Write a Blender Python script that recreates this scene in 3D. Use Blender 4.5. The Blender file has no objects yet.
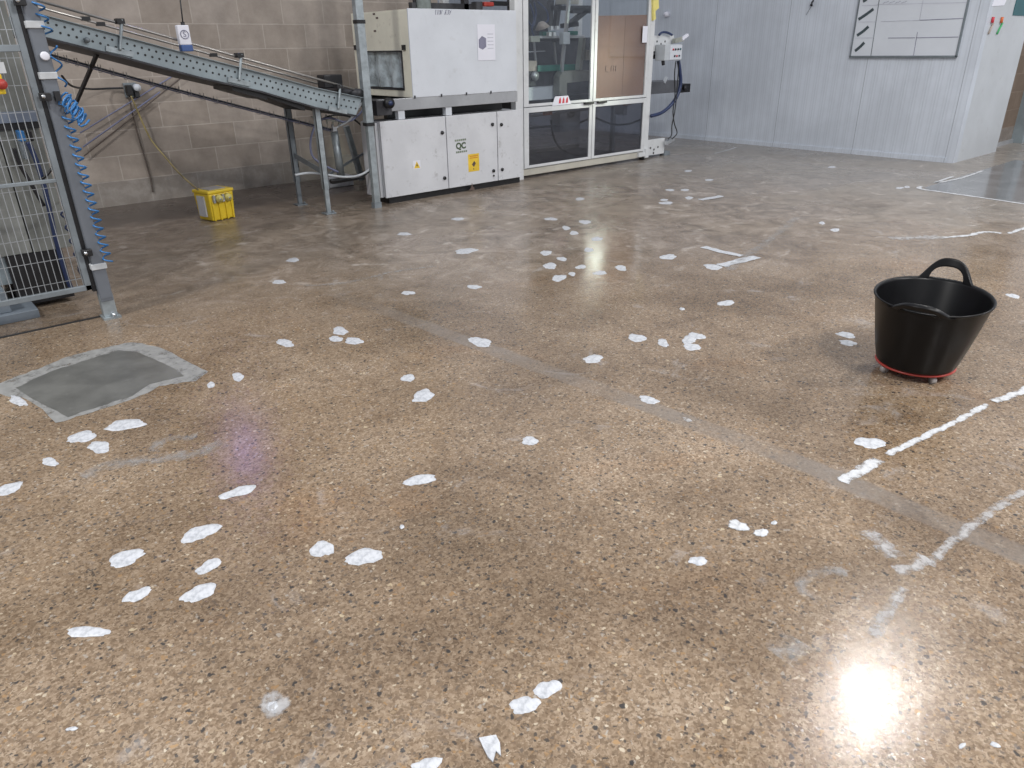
import bpy, bmesh, math, random
from mathutils import Vector, Matrix
random.seed(7)
S = bpy.context.scene
COL = S.collection

# ------------------------------------------------------------------ camera
FPX, PITCH, ROLL, YAW, CAMH = 725.05, .435658, -.01736, .70889, 1.35
_d = Vector((math.sin(YAW)*math.cos(PITCH), math.cos(YAW)*math.cos(PITCH), -math.sin(PITCH)))
_r = Vector((math.cos(YAW), -math.sin(YAW), 0)); _u = _r.cross(_d)
CR = math.cos(ROLL)*_r + math.sin(ROLL)*_u
CU = -math.sin(ROLL)*_r + math.cos(ROLL)*_u
CD = _d
CAM = Vector((0, 0, CAMH))
cd = bpy.data.cameras.new('camera'); cam = bpy.data.objects.new('camera', cd); COL.objects.link(cam)
m = Matrix.Identity(4)
for i, v in enumerate((CR, CU, -CD)):
    for j in range(3): m[j][i] = v[j]
m.translation = CAM
cam.matrix_world = m
cd.sensor_width = 36; cd.lens = FPX/1024*36; cd.clip_start = .05; cd.clip_end = 100
S.camera = cam

# ------------------------------------------------------------------ light
S.view_settings.view_transform = 'Standard'; S.view_settings.look = 'None'
S.view_settings.gamma = 1; S.view_settings.use_curve_mapping = False
S.view_settings.exposure = 0.0
W = bpy.data.worlds.new('hall_light'); S.world = W; W.use_nodes = True
W.node_tree.nodes['Background'].inputs[0].default_value = (.88, .92, 1.0, 1)
W.node_tree.nodes['Background'].inputs[1].default_value = .60
def area(name, loc, size, power, color=(1, .98, .95), target=None, shape='DISK', sy=None):
    l = bpy.data.lights.new(name, 'AREA'); l.shape = shape; l.size = size
    if sy: l.size_y = sy
    l.energy = power; l.color = color
    o = bpy.data.objects.new(name, l); COL.objects.link(o); o.location = loc
    t = Vector(target) if target else Vector((loc[0], loc[1], 0))
    o.rotation_euler = (t-Vector(loc)).to_track_quat('-Z', 'Y').to_euler()
    return o
area('high_bay_lamp', (6.4, 1.76, 5.0), .26, 125)
area('high_bay_lamp', (-2.4, 3.2, 5.0), .6, 280)  # unseen lamp, added to brighten the cream end of the tunnel
area('high_bay_lamp', (1.6, -2.2, 5.0), .6, 260)
area('high_bay_lamp', (5.6, -3.4, 5.0), .6, 300)
area('high_bay_lamp', (11.6, -1.0, 5.0), .6, 200)
sp = area('glare_helper_spot', (9.70, 3.54, 2.20),   .20, 1.9, (.93, 1, .80), (6.79, 6.2, 1.10), 'RECTANGLE', .60); sp.data.spread = math.radians(14)  # unseen narrow spot, added to throw the glare streak on the floor
area('insect_killer_lamp', (2.47, 7.80, 3.0), .24, 2.6, (.35, .25, 1), (.76, 2.45, 0))

# ------------------------------------------------------------------ pixel -> place on a real plane
def ray(x, y): return CD*FPX + CR*(x-512) - CU*(y-384)
def F(x, y, z=0):
    v = ray(x, y); return CAM + v*((z-CAMH)/v.z)
def PX(x, y, X):
    v = ray(x, y); return CAM + v*(X/v.x)
def PY(x, y, Y):
    v = ray(x, y); return CAM + v*(Y/v.y)

# ------------------------------------------------------------------ mesh builder
class MB:
    def __init__(s): s.edge = None; s.v = []; s.f = []; s.mi = []; s.sm = []; s.m = 0; s.smooth = False
    def face(s, idx): s.f.append(tuple(idx)); s.mi.append(s.m); s.sm.append(s.smooth)
    def add(s, vs, fs, smooth=False):
        b = len(s.v); s.v += [tuple(p) for p in vs]
        for f in fs:
            s.f.append(tuple(b+i for i in f)); s.mi.append(s.m); s.sm.append(smooth)
    def box(s, x0, x1, y0, y1, z0, z1):
        vs = [(x, y, z) for z in (z0, z1) for y in (y0, y1) for x in (x0, x1)]
        s.add(vs, [(0,2,3,1),(4,5,7,6),(0,1,5,4),(2,6,7,3),(0,4,6,2),(1,3,7,5)]); return s
    def bar(s, p0, p1, w, h, up=(0,0,1)):
        p0, p1 = Vector(p0), Vector(p1); d = (p1-p0).normalized()
        a = d.cross(Vector(up))
        if a.length < 1e-4: a = d.cross(Vector((0,1,0)))
        a.normalize(); b = a.cross(d).normalized(); a = a*w/2; b = b*h/2
        vs = [p+q for p in (p0, p1) for q in (-a-b, a-b, a+b, -a+b)]
        s.add(vs, [(0,3,2,1),(4,5,6,7),(0,1,5,4),(1,2,6,5),(2,3,7,6),(3,0,4,7)]); return s
    def prism(s, pts, off):
        n = len(pts); off = Vector(off)
        vs = [Vector(p) for p in pts]+[Vector(p)+off for p in pts]
        s.add(vs, [tuple(range(n-1,-1,-1)), tuple(range(n, 2*n))]+[(i,(i+1)%n,n+(i+1)%n,n+i) for i in range(n)]); return s
    def tube(s, path, r, n=8, closed=False):
        P = [Vector(p) for p in path]; k = len(P); rings = []
        d = (P[1]-P[0]).normalized(); a = d.orthogonal().normalized()
        vs = []
        for i in range(k):
            if closed: d = (P[(i+1)%k]-P[i-1]).normalized()
            else: d = (P[min(i+1,k-1)]-P[max(i-1,0)]).normalized()
            a = (a-d*a.dot(d)); a = a.normalized() if a.length > 1e-6 else d.orthogonal().normalized()
            b = d.cross(a); rr = r[i] if isinstance(r, (list, tuple)) else r
            for j in range(n):
                t = 2*math.pi*j/n; vs.append(P[i]+(a*math.cos(t)+b*math.sin(t))*rr)
        fs = []
        for i in range(k if closed else k-1):
            for j in range(n):
                q = (i+1) % k
                fs.append((i*n+j, i*n+(j+1)%n, q*n+(j+1)%n, q*n+j))
        if not closed: fs += [tuple(range(n-1,-1,-1)), tuple(range((k-1)*n, k*n))]
        s.add(vs, fs, True); return s
    def cyl(s, p0, p1, r, n=16, r1=None): return s.tube([p0, p1], [r, r if r1 is None else r1], n)
    def lathe(s, c, prof, n=48, cap=False):
        vs = [(c[0]+r*math.cos(2*math.pi*j/n), c[1]+r*math.sin(2*math.pi*j/n), c[2]+z) for r, z in prof for j in range(n)]
        fs = [(i*n+j, i*n+(j+1)%n, (i+1)*n+(j+1)%n, (i+1)*n+j) for i in range(len(prof)-1) for j in range(n)]
        if cap: fs += [tuple(range(n-1,-1,-1)), tuple(range((len(prof)-1)*n, len(prof)*n))]
        s.add(vs, fs, True); return s
    def disc(s, c, r, axis, n=8):
        a = Vector(axis).orthogonal().normalized(); b = Vector(axis).normalized().cross(a); c = Vector(c)
        s.add([c+(a*math.cos(2*math.pi*j/n)+b*math.sin(2*math.pi*j/n))*r for j in range(n)], [tuple(range(n))]); return s
    def quad(s, a, b, c, d): s.add([a,b,c,d], [(0,1,2,3)]); return s
    def build(s, name, mats, parent=None, label=None, cat=None, group=None, kind=None, bevel=0, loc=None, recalc=True):
        if not isinstance(mats, (list, tuple)): mats = [mats]
        if parent is not None: o0 = wloc(parent)
        elif loc is not None: o0 = Vector(loc)
        else:
            xs, ys, zs = zip(*s.v); o0 = Vector(((min(xs)+max(xs))/2, (min(ys)+max(ys))/2, min(zs)))
        if kind == 'structure' and loc is None and parent is None: o0 = Vector((0,0,0))
        me = bpy.data.meshes.new(name)
        me.from_pydata([tuple(Vector(p)-o0) for p in s.v], [], s.f)
        for mt in mats: me.materials.append(mt)
        me.polygons.foreach_set('material_index', s.mi); me.polygons.foreach_set('use_smooth', s.sm)
        if recalc:
            bm = bmesh.new(); bm.from_mesh(me); bmesh.ops.recalc_face_normals(bm, faces=bm.faces); bm.to_mesh(me); bm.free()
        if s.edge:
            at = me.attributes.new('edge', 'FLOAT', 'POINT'); at.data.foreach_set('value', s.edge)
        me.update()
        o = bpy.data.objects.new(name, me); COL.objects.link(o)
        if parent is not None: o.parent = parent
        else: o.location = o0
        if bevel:
            b = o.modifiers.new('bevel', 'BEVEL'); b.width = bevel; b.segments = 2; b.limit_method = 'ANGLE'; b.angle_limit = .7
        tag(o, label, cat, group, kind); return o
def wloc(o):
    v = Vector((0,0,0))
    while o is not None: v += o.location; o = o.parent
    return v
def tag(o, label=None, cat=None, group=None, kind=None):
    for k, v in (('label', label), ('category', cat), ('group', group), ('kind', kind)):
        if v: o[k] = v
def thing(name, label, cat, loc, group=None):
    o = bpy.data.objects.new(name, None); COL.objects.link(o); o.location = loc; o.empty_display_size = .1
    tag(o, label, cat, group); return o
def spline(pts, n=8):
    P = [Vector(p) for p in pts]; out = []
    for i in range(len(P)-1):
        a = P[max(i-1,0)]; b = P[i]; c = P[i+1]; d = P[min(i+2,len(P)-1)]
        for k in range(n):
            t = k/n
            out.append(.5*((2*b)+(c-a)*t+(2*a-5*b+4*c-d)*t*t+(3*b-a-3*c+d)*t**3))
    out.append(P[-1]); return out
def text_mb(txt, size, M, thick=.0006, bold=.0):
    cu = bpy.data.curves.new('lettering', 'FONT'); cu.body = txt; cu.size = size; cu.extrude = thick
    cu.offset = bold; cu.align_x = 'CENTER'; cu.align_y = 'CENTER'
    o = bpy.data.objects.new('lettering', cu); COL.objects.link(o)
    me = bpy.data.meshes.new_from_object(o)
    mb = MB(); mb.add([M @ v.co for v in me.vertices], [tuple(p.vertices) for p in me.polygons])
    bpy.data.objects.remove(o); return mb
def front_matrix(p, tilt=0):          # lettering that faces -Y
    return Matrix.Translation(p) @ Matrix.Rotation(math.pi/2, 4, 'X') @ Matrix.Rotation(tilt, 4, 'Z')

# ------------------------------------------------------------------ materials
class N:
    def __init__(s, name):
        s.m = bpy.data.materials.new(name); s.m.use_nodes = True; s.t = s.m.node_tree
        s.b = s.t.nodes['Principled BSDF']; s.o = s.t.nodes['Material Output']
        s.tc = s.t.nodes.new('ShaderNodeTexCoord').outputs['Object']
    def n(s, typ, **kw):
        x = s.t.nodes.new('ShaderNode'+typ)
        for k, v in kw.items(): setattr(x, k, v)
        return x
    def l(s, a, b): s.t.links.new(a, b)
    def put(s, sock, v):
        if hasattr(v, 'is_linked') or hasattr(v, 'links'): s.l(v, sock)
        else: sock.default_value = v
    def math(s, op, a, b=0., c=0., clamp=False):
        x = s.n('Math', operation=op, use_clamp=clamp)
        for i, v in enumerate((a, b, c)): s.put(x.inputs[i], v)
        return x.outputs[0]
    def sstep(s, v, a, b):
        x = s.n('MapRange', interpolation_type='SMOOTHSTEP'); s.put(x.inputs[0], v)
        x.inputs[1].default_value = a; x.inputs[2].default_value = b; return x.outputs[0]
    def noise(s, scale, detail=4, rough=.55, vec=None, dist=0):
        x = s.n('TexNoise'); x.inputs['Scale'].default_value = scale; x.inputs['Detail'].default_value = detail
        x.inputs['Roughness'].default_value = rough; x.inputs['Distortion'].default_value = dist
        s.l(vec or s.tc, x.inputs['Vector']); return x
    def vor(s, scale, vec=None, feature='F1'):
        x = s.n('TexVoronoi', feature=feature); x.inputs['Scale'].default_value = scale; s.l(vec or s.tc, x.inputs['Vector']); return x
    def mix(s, f, a, b, typ='MIX'):
        x = s.n('Mix', data_type='RGBA', blend_type=typ)
        s.put(x.inputs[0], f)
        for i, v in ((6, a), (7, b)):
            if isinstance(v, tuple): x.inputs[i].default_value = (*v[:3], 1)
            else: s.l(v, x.inputs[i])
        return x.outputs[2]
    def ramp(s, v, stops, interp='LINEAR'):
        x = s.n('ValToRGB'); x.color_ramp.interpolation = interp; e = x.color_ramp.elements
        while len(e) < len(stops): e.new(.5)
        for q, (p, c) in zip(e, stops): q.position = p; q.color = (*c, 1)
        s.l(v, x.inputs[0]); return x.outputs[0]
    def sep(s, v):
        x = s.n('SeparateXYZ'); s.l(v, x.inputs[0]); return x.outputs
    def sepc(s, v):
        x = s.n('SeparateColor'); s.l(v, x.inputs[0]); return x.outputs
    def comb(s, a, b, c=0.):
        x = s.n('CombineXYZ')
        for i, v in enumerate((a, b, c)): s.put(x.inputs[i], v)
        return x.outputs[0]
    def bump(s, h, strength=.3, dist=.01):
        x = s.n('Bump'); x.inputs['Strength'].default_value = strength; x.inputs['Distance'].default_value = dist
        s.l(h, x.inputs['Height']); s.l(x.outputs[0], s.b.inputs['Normal'])
    def fin(s, color=None, rough=None, metal=None):
        if color is not None:
            if isinstance(color, tuple): s.b.inputs['Base Color'].default_value = (*color[:3], 1)
            else: s.l(color, s.b.inputs['Base Color'])
        if rough is not None: s.put(s.b.inputs['Roughness'], rough)
        if metal is not None: s.put(s.b.inputs['Metallic'], metal)
        return s.m
def plain(name, c, rough=.5, metal=0., var=.18, scale=6, dirt=None, dirtamt=.0, bump=0):
    s = N(name); a = s.noise(scale, 5, .6).outputs[0]
    dk = tuple(x*(1-var) for x in c); lt = tuple(min(1, x*(1+var*.6)) for x in c)
    col = s.mix(s.sstep(a, .3, .7), dk, lt)
    if dirt:
        b = s.noise(scale*3.1, 6, .7).outputs[0]
        col = s.mix(s.math('MULTIPLY', s.sstep(b, .56, .74), dirtamt), col, dirt)
    if bump: s.bump(s.noise(scale*8, 4).outputs[0], bump, .003)
    return s.fin(col, s.math('MULTIPLY_ADD', a, .2, rough-.1), metal)

def glass(name, tint, refl=.1, rough=.03):
    s = N(name); s.t.nodes.remove(s.b)
    tr = s.n('BsdfTransparent'); tr.inputs[0].default_value = (*tint, 1)
    gl = s.n('BsdfGlossy'); gl.inputs['Roughness'].default_value = rough; gl.inputs[0].default_value = (.9,.93,1,1)
    nz = s.noise(4, 4).outputs[0]
    mx = s.n('MixShader'); s.l(s.math('MULTIPLY_ADD', nz, refl, refl*.5), mx.inputs[0])
    s.l(tr.outputs[0], mx.inputs[1]); s.l(gl.outputs[0], mx.inputs[2]); s.l(mx.outputs[0], s.o.inputs[0])
    return s.m

def floor_mat():
    s = N('ground_aggregate_floor'); P = s.tc; X, Y, Z = s.sep(P)
    wob = s.noise(2.2, 3).outputs[0]; wob2 = s.noise(7, 4).outputs[0]
    # where the grinder opened the aggregate (near part of the hall) and where it stayed closed
    far = s.math('ADD', s.math('MULTIPLY', X, .55), Y)
    far = s.math('MULTIPLY_ADD', wob, 1.6, far)
    closed = s.sstep(far, 4.9, 7.0)
    d1 = s.noise(75, 3).outputs['Color']
    vv = s.n('VectorMath', operation='MULTIPLY_ADD'); s.l(d1, vv.inputs[0]); vv.inputs[1].default_value = (.022,)*3; s.l(P, vv.inputs[2])
    pv = vv.outputs[0]
    fine = s.noise(230, 3, .7, pv).outputs[0]
    mid = s.noise(48, 4, .7).outputs[0]
    # packed grit
    v0 = s.vor(165, pv); c0 = s.sepc(v0.outputs['Color'])
    base = s.ramp(s.math('MULTIPLY_ADD', c0[0], .55, s.math('MULTIPLY', fine, .45)), [(.12, (.20,.150,.108)), (.34, (.31,.235,.170)), (.52, (.42,.325,.24)), (.72, (.52,.42,.325)), (.9, (.66,.57,.46))])
    base = s.mix(s.sstep(mid, .35, .65), s.mix(1., base, (.80,.76,.72), 'MULTIPLY'), base)
    # small stones
    v1 = s.vor(98, pv); c1 = s.sepc(v1.outputs['Color'])
    st = s.ramp(c1[0], [(0, (.08,.075,.075)), (.20, (.20,.165,.14)), (.40, (.27,.20,.14)), (.58, (.44,.34,.24)), (.74, (.47,.31,.17)), (.86, (.52,.49,.46)), (.94, (.76,.68,.56))], 'CONSTANT')
    m1 = s.math('MULTIPLY', s.sstep(v1.outputs['Distance'], .55, .36), s.math('GREATER_THAN', c1[1], .62))
    col = s.mix(s.math('MULTIPLY', m1, .85), base, st)
    # scattered larger pebbles
    v2 = s.vor(56, pv); c2 = s.sepc(v2.outputs['Color'])
    st2 = s.ramp(c2[0], [(0, (.06,.06,.065)), (.45, (.14,.13,.13)), (.66, (.26,.19,.14)), (.82, (.50,.33,.18)), (.93, (.72,.62,.46))], 'CONSTANT')
    m2 = s.math('MULTIPLY', s.sstep(v2.outputs['Distance'], .42, .26), s.math('GREATER_THAN', c2[1], .88))
    col = s.mix(s.math('MULTIPLY', m2, .92), col, st2)
    # patchy tone of the slab
    tone = s.noise(1.1, 6, .62).outputs[0]
    tn = s.ramp(tone, [(.30, (.35,.315,.27)), (.43, (.50,.465,.42)), (.55, (.65,.62,.575)), (.72, (.82,.82,.81))])
    col = s.mix(1., col, tn, 'MULTIPLY')
    rust = s.math('MULTIPLY', s.sstep(s.noise(1.7, 5, .6, None, .6).outputs[0], .55, .72), .40)
    col = s.mix(rust, col, s.mix(1., col, (1.0,.78,.56), 'MULTIPLY'))
    # closed cement skin further off, brown-grey with grinder swirls
    cl = s.ramp(s.noise(3.4, 9, .74, None, 1.6).outputs[0], [(.30, (.095,.072,.056)), (.42, (.17,.137,.108)), (.54, (.265,.215,.172)), (.64, (.35,.30,.26)), (.76, (.50,.47,.45))])
    grey = s.sstep(s.math('MULTIPLY_ADD', wob, 2., X), 6.2, 9.5)
    cl = s.mix(s.math('MULTIPLY', grey, .55), cl, (.27,.27,.265))
    cl = s.mix(s.math('MULTIPLY', s.math('MULTIPLY', s.math('SUBTRACT', 1., m1), 0.0), 1.), cl, st)
    cl = s.mix(s.math('MULTIPLY', m1, .22), cl, st)
    col = s.mix(s.math('MULTIPLY', closed, .86), col, cl)
    sw = s.vor(.62); swd = s.math('MULTIPLY_ADD', wob, .22, sw.outputs['Distance'])
    ring = s.math('ABSOLUTE', s.math('SUBTRACT', s.math('FRACT', s.math('MULTIPLY', swd, 5.)), .5))
    arc = s.math('MULTIPLY', s.sstep(ring, .085, .01), s.sstep(wob2, .48, .66))
    col = s.mix(s.math('MULTIPLY', s.math('MULTIPLY', arc, closed), .45), col, (.62,.57,.52))
    # pale cement haze
    hz = s.sstep(s.noise(3.1, 6, .7, None, 1.2).outputs[0], .58, .75)
    col = s.mix(s.math('MULTIPLY', hz, .42), col, (.42,.405,.40))
    # filled joint running away from the camera: smooth grey-brown band
    jx = s.math('SUBTRACT', 2.20, s.math('MULTIPLY', s.math('MAXIMUM', s.math('SUBTRACT', Y, 1.1), 0.), .083))
    jd = s.math('ABSOLUTE', s.math('SUBTRACT', s.math('MULTIPLY_ADD', wob2, .035, X), s.math('ADD', jx, .017)))
    jm = s.math('MULTIPLY', s.sstep(jd, .062, .040), s.sstep(Y, 4.3, 2.6))
    jm = s.math('MULTIPLY', jm, s.math('MULTIPLY_ADD', s.sstep(s.noise(3., 4).outputs[0], .35, .6), .4, .30))
    col = s.mix(jm, col, (.19,.165,.145))
    dust = s.math('MULTIPLY', closed, s.math('LESS_THAN', s.vor(17).outputs['Distance'], .05))
    col = s.mix(dust, col, (.6,.57,.53))
    blot = s.sstep(s.noise(2.6, 8, .74, None, .9).outputs[0], .50, .66)
    col = s.mix(s.math('MULTIPLY', blot, .40), col, s.mix(1., col, (.50,.45,.42), 'MULTIPLY'))
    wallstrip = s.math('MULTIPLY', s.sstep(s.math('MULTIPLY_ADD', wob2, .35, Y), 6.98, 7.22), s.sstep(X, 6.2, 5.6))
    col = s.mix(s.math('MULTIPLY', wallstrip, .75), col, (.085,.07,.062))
    # wet film
    wet = s.noise(.9, 5, .6, None, .5).outputs[0]
    r = s.math('MULTIPLY_ADD', s.sstep(wet, .35, .68), .13, .06)
    r = s.math('MULTIPLY_ADD', fine, .06, r)
    r = s.math('MULTIPLY_ADD', closed, .13, r)
    px = s.math('SUBTRACT', X, 3.72); py = s.math('SUBTRACT', Y, 3.42)
    pd = s.math('MULTIPLY_ADD', s.math('SUBTRACT', wob, .5), .9, s.math('SQRT', s.math('ADD', s.math('MULTIPLY', px, px), s.math('MULTIPLY', py, py))))
    pud = s.sstep(pd, 1.25, .55)
    r = s.math('MULTIPLY', r, s.math('SUBTRACT', 1., s.math('MULTIPLY', pud, .62)))
    s.fin(col, r); s.b.inputs['Specular IOR Level'].default_value = .42
    h = s.math('ADD', s.math('MULTIPLY', fine, .5), s.math('MULTIPLY', s.math('ADD', m1, m2), .35))
    h = s.math('MULTIPLY_ADD', s.noise(34, 4, .6).outputs[0], 1.5, h)
    h = s.math('MULTIPLY_ADD', s.math('MULTIPLY', closed, s.noise(26, 6, .7).outputs[0]), 7., h)
    s.bump(h, .30, .0013); bn = [n_ for n_ in s.t.nodes if n_.type == 'BUMP'][0]
    s.l(s.math('MULTIPLY_ADD', pud, -.23, .30), bn.inputs['Strength']); return s.m

def block_mat(name='concrete_block_wall', axis=0, x0=.01, tint=(1,1,1)):
    s = N(name); X, Y, Z = s.sep(s.tc); U = (X, Y)[axis]
    vec = s.comb(s.math('SUBTRACT', U, x0), Z)
    b = s.n('TexBrick'); s.l(vec, b.inputs['Vector']); b.offset = .5
    b.inputs['Scale'].default_value = 1; b.inputs['Brick Width'].default_value = .4685; b.inputs['Row Height'].default_value = .2285
    b.inputs['Mortar Size'].default_value = .0055; b.inputs['Mortar Smooth'].default_value = .25; b.inputs['Bias'].default_value = -.1
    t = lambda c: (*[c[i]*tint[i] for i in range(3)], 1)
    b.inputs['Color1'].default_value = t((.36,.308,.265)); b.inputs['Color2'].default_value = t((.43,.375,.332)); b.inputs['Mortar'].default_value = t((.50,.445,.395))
    g = s.noise(5, 6, .65).outputs[0]
    col = s.mix(1., b.outputs[0], s.ramp(g, [(.3, (.80,.79,.78)), (.7, (1.12,1.12,1.12))]), 'MULTIPLY')
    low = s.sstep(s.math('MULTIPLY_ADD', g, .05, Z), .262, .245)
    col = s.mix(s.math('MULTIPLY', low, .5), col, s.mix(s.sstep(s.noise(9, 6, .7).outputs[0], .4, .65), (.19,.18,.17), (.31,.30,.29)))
    s.bump(s.math('SUBTRACT', s.noise(60, 4, .7).outputs[0], s.math('MULTIPLY', b.outputs['Fac'], 1.4)), .35, .006)
    return s.fin(col, .88)

def panel_mat(name, axis, c, off, pitch=1.142, ribs=9):
    s = N(name); X, Y, Z = s.sep(s.tc); U = (X, Y)[axis]
    u = s.math('SUBTRACT', U, off)
    f = s.math('FRACT', s.math('MULTIPLY', u, 1/pitch))
    seam = s.math('LESS_THAN', s.math('ABSOLUTE', s.math('SUBTRACT', f, .5)), .0028)
    rb = s.math('FRACT', s.math('MULTIPLY', u, ribs/pitch)); rl = s.sstep(s.math('ABSOLUTE', s.math('SUBTRACT', rb, .5)), .10, .02)
    rb2 = s.math('FRACT', s.math('MULTIPLY', u, 2*ribs/pitch)); rl2 = s.sstep(s.math('ABSOLUTE', s.math('SUBTRACT', rb2, .5)), .22, .05)
    g = s.noise(1.6, 6, .6).outputs[0]
    col = s.mix(s.sstep(g, .3, .7), tuple(x*.90 for x in c), tuple(x*1.05 for x in c))
    col = s.mix(s.math('MULTIPLY', s.math('ADD', rl, s.math('MULTIPLY', rl2, .7)), .20), col, tuple(x*.5 for x in c))
    scuff = s.math('MULTIPLY', s.sstep(s.noise(9, 7, .75).outputs[0], .60, .75), s.sstep(Z, .7, .1))
    col = s.mix(s.math('MULTIPLY', scuff, .35), col, (.40,.41,.43))
    col = s.mix(s.math('MULTIPLY', seam, .6), col, (.20,.21,.23))
    s.bump(s.math('ADD', rl, s.math('MULTIPLY', rl2, .4)), .35, .003)
    return s.fin(col, .42)

def ragged(name, c, thr=.45, soft=.10, scale=22, vary=.12, edge=True, rough=.45, op=1.):
    """thin worn paint / filler film: noise decides where it is still there"""
    s = N(name); a = s.noise(scale, 6, .68).outputs[0]
    g = s.noise(scale*2.6, 4, .6).outputs[0]
    col = s.mix(s.sstep(g, .35, .7), tuple(x*(1-vary) for x in c), tuple(min(1, x*(1+vary)) for x in c))
    s.fin(col, rough)
    tr = s.n('BsdfTransparent'); mx = s.n('MixShader')
    if edge:
        at = s.n('Attribute'); at.attribute_name = 'edge'
        a = s.math('MULTIPLY_ADD', s.math('SUBTRACT', at.outputs['Fac'], 1.), .62, a)
    s.l(s.math('MULTIPLY', s.sstep(a, thr-soft, thr+soft), op), mx.inputs[0])
    s.l(tr.outputs[0], mx.inputs[1]); s.l(s.b.outputs[0], mx.inputs[2]); s.l(mx.outputs[0], s.o.inputs[0]); return s.m

M = dict(
 floor=floor_mat(), block=block_mat(), block_shaded=block_mat('concrete_block_shaded', 0, .2, (.42,.36,.31)),  # recess blocks: darker brown copy, shade of the recess put into the tint
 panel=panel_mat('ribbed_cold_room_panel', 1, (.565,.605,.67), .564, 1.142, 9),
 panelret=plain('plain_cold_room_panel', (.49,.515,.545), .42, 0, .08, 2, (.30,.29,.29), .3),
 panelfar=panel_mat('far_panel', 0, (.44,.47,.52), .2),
 trimw=plain('pale_trim', (.50,.53,.56), .45, 0, .1),
 galv=plain('galvanised_steel', (.37,.415,.44), .42, .55, .22, 14, (.20,.22,.23), .35),
 galvd=plain('dull_grey_steel', (.235,.265,.29), .5, .35, .15, 8, (.12,.13,.14), .4),
 plate=plain('perforated_plate_blue_grey', (.31,.365,.395), .45, .35, .14, 5, (.18,.20,.21), .3),
 alu=plain('bright_aluminium', (.66,.68,.70), .3, .85, .08),
 chrome=plain('polished_rod', (.42,.40,.38), .35, .8, .06),
 postg=plain('post_grey_paint', (.15,.165,.19), .42, .1, .10, 6, (.12,.13,.14), .3),
 clip=plain('pale_clip', (.52,.54,.56), .5),
 dark=plain('dark_rubber', (.022,.023,.026), .5, 0, .2),
 black=plain('black_plastic', (.012,.012,.014), .42, 0, .2),
 darkmetal=plain('dark_machine_metal', (.055,.055,.062), .5, .4, .4, 12),
 blue=plain('blue_hose', (.035,.17,.42), .3, 0, .15),
 bluedk=plain('dark_blue_hose', (.02,.035,.10), .35, 0, .15),
 rod=plain('brown_rod', (.12,.095,.08), .6), wire=plain('bright_wire', (.36,.38,.40), .4, .5), bluegrey=plain('blue_grey_hose', (.22,.235,.36), .5),
 white=plain('white_enamel', (.62,.65,.70), .38, 0, .05, 3, (.40,.40,.40), .25),
 whitedirty=plain('scuffed_white_enamel', (.60,.61,.64), .42, 0, .07, 4, (.25,.24,.23), .5),
 cream=plain('aged_cream_enamel', (.76,.74,.62), .45, 0, .09, 3, (.28,.25,.20), .35),
 frame=plain('frame_white_paint', (.64,.655,.67), .4, 0, .06, 5, (.35,.34,.32), .4),
 beige=plain('beige_plinth_paint', (.50,.48,.42), .5, 0, .1, 5, (.25,.23,.2), .4),
 steel=plain('brushed_grey_steel', (.44,.45,.47), .36, .5, .12, 4, (.2,.2,.2), .3),
 cardboard=plain('cardboard', (.36,.215,.16), .8, 0, .08, 3),
 ink=plain('marker_ink', (.10,.07,.06), .6), green_ink=plain('dark_green_ink', (.06,.09,.045), .6),
 redink=plain('red_ink', (.55,.03,.05), .5), paper=plain('printer_paper', (.74,.745,.82), .6, 0, .03),
 paperdim=plain('plain_paper', (.66,.67,.70), .6, 0, .03),
 greyink=plain('grey_print', (.22,.22,.30), .6), palegrey=plain('pale_print', (.48,.49,.56), .6),
 yellow=plain('yellow_plastic', (.78,.56,.03), .38, 0, .10, 8, (.45,.33,.08), .3),
 yellowlt=plain('pale_yellow_plastic', (.80,.70,.22), .4), sticker=plain('yellow_sticker', (.80,.55,.05), .4),
 boardw=plain('whiteboard_enamel', (.60,.63,.68), .32, 0, .04, 2), boardfr=plain('board_grey_frame', (.20,.23,.25), .4, .4),
 tubblk=plain('glossy_black_tub', (.006,.006,.007), .36, 0, .3, 4), red=plain('red_plastic', (.38,.045,.035), .4),
 castor=plain('clear_castor', (.32,.30,.29), .3), olive=plain('olive_grey_casting', (.34,.35,.31), .5, .1),
 greenpl=plain('green_guide', (.02,.17,.13), .4), tan=plain('tan_block', (.40,.34,.30), .6),
 teal=plain('teal_poster', (.02,.11,.13), .5), orange=plain('orange_plastic', (.62,.13,.03), .45), greenpen=plain('green_plastic', (.06,.40,.14), .45),
 glassup=glass('clear_guard_window', (.86,.88,.89), .055), glasslow=glass('smoked_guard_window', (.50,.50,.53), .09, .08),
 filler=None, oven=plain('brushed_stained_steel', (.50,.58,.62), .3, .25, .5, 9),
 cementd=plain('fresh_cement', (.115,.115,.108), .32, 0, .3, 5, (.20,.20,.19), .4),
 cementl=ragged('pale_cement_border', (.25,.25,.245), .40, .12, 12, edge=False),
 asphalt=plain('dark_floor_paint', (.20,.205,.215), .16, 0, .22, 3),
 linew=ragged('worn_white_line', (.53,.54,.56), .36, .12, 22), linet=ragged('thin_worn_line', (.52,.53,.55), .30, .10, 14),
 smear=ragged('chalky_smear', (.46,.455,.46), .44, .18, 24, op=.75), smear2=ragged('faint_chalky_smear', (.36,.35,.345), .47, .22, 16, op=.55),
)
s = N('white_filler'); a = s.noise(45, 6, .7).outputs[0]
col = s.mix(s.sstep(a, .3, .62), (.33,.345,.375), (.56,.575,.61)); s.bump(a, .5, .004); M['filler'] = s.fin(col, .38)

M['tubblk'].node_tree.nodes['Principled BSDF'].inputs['Specular IOR Level'].default_value = .22
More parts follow.
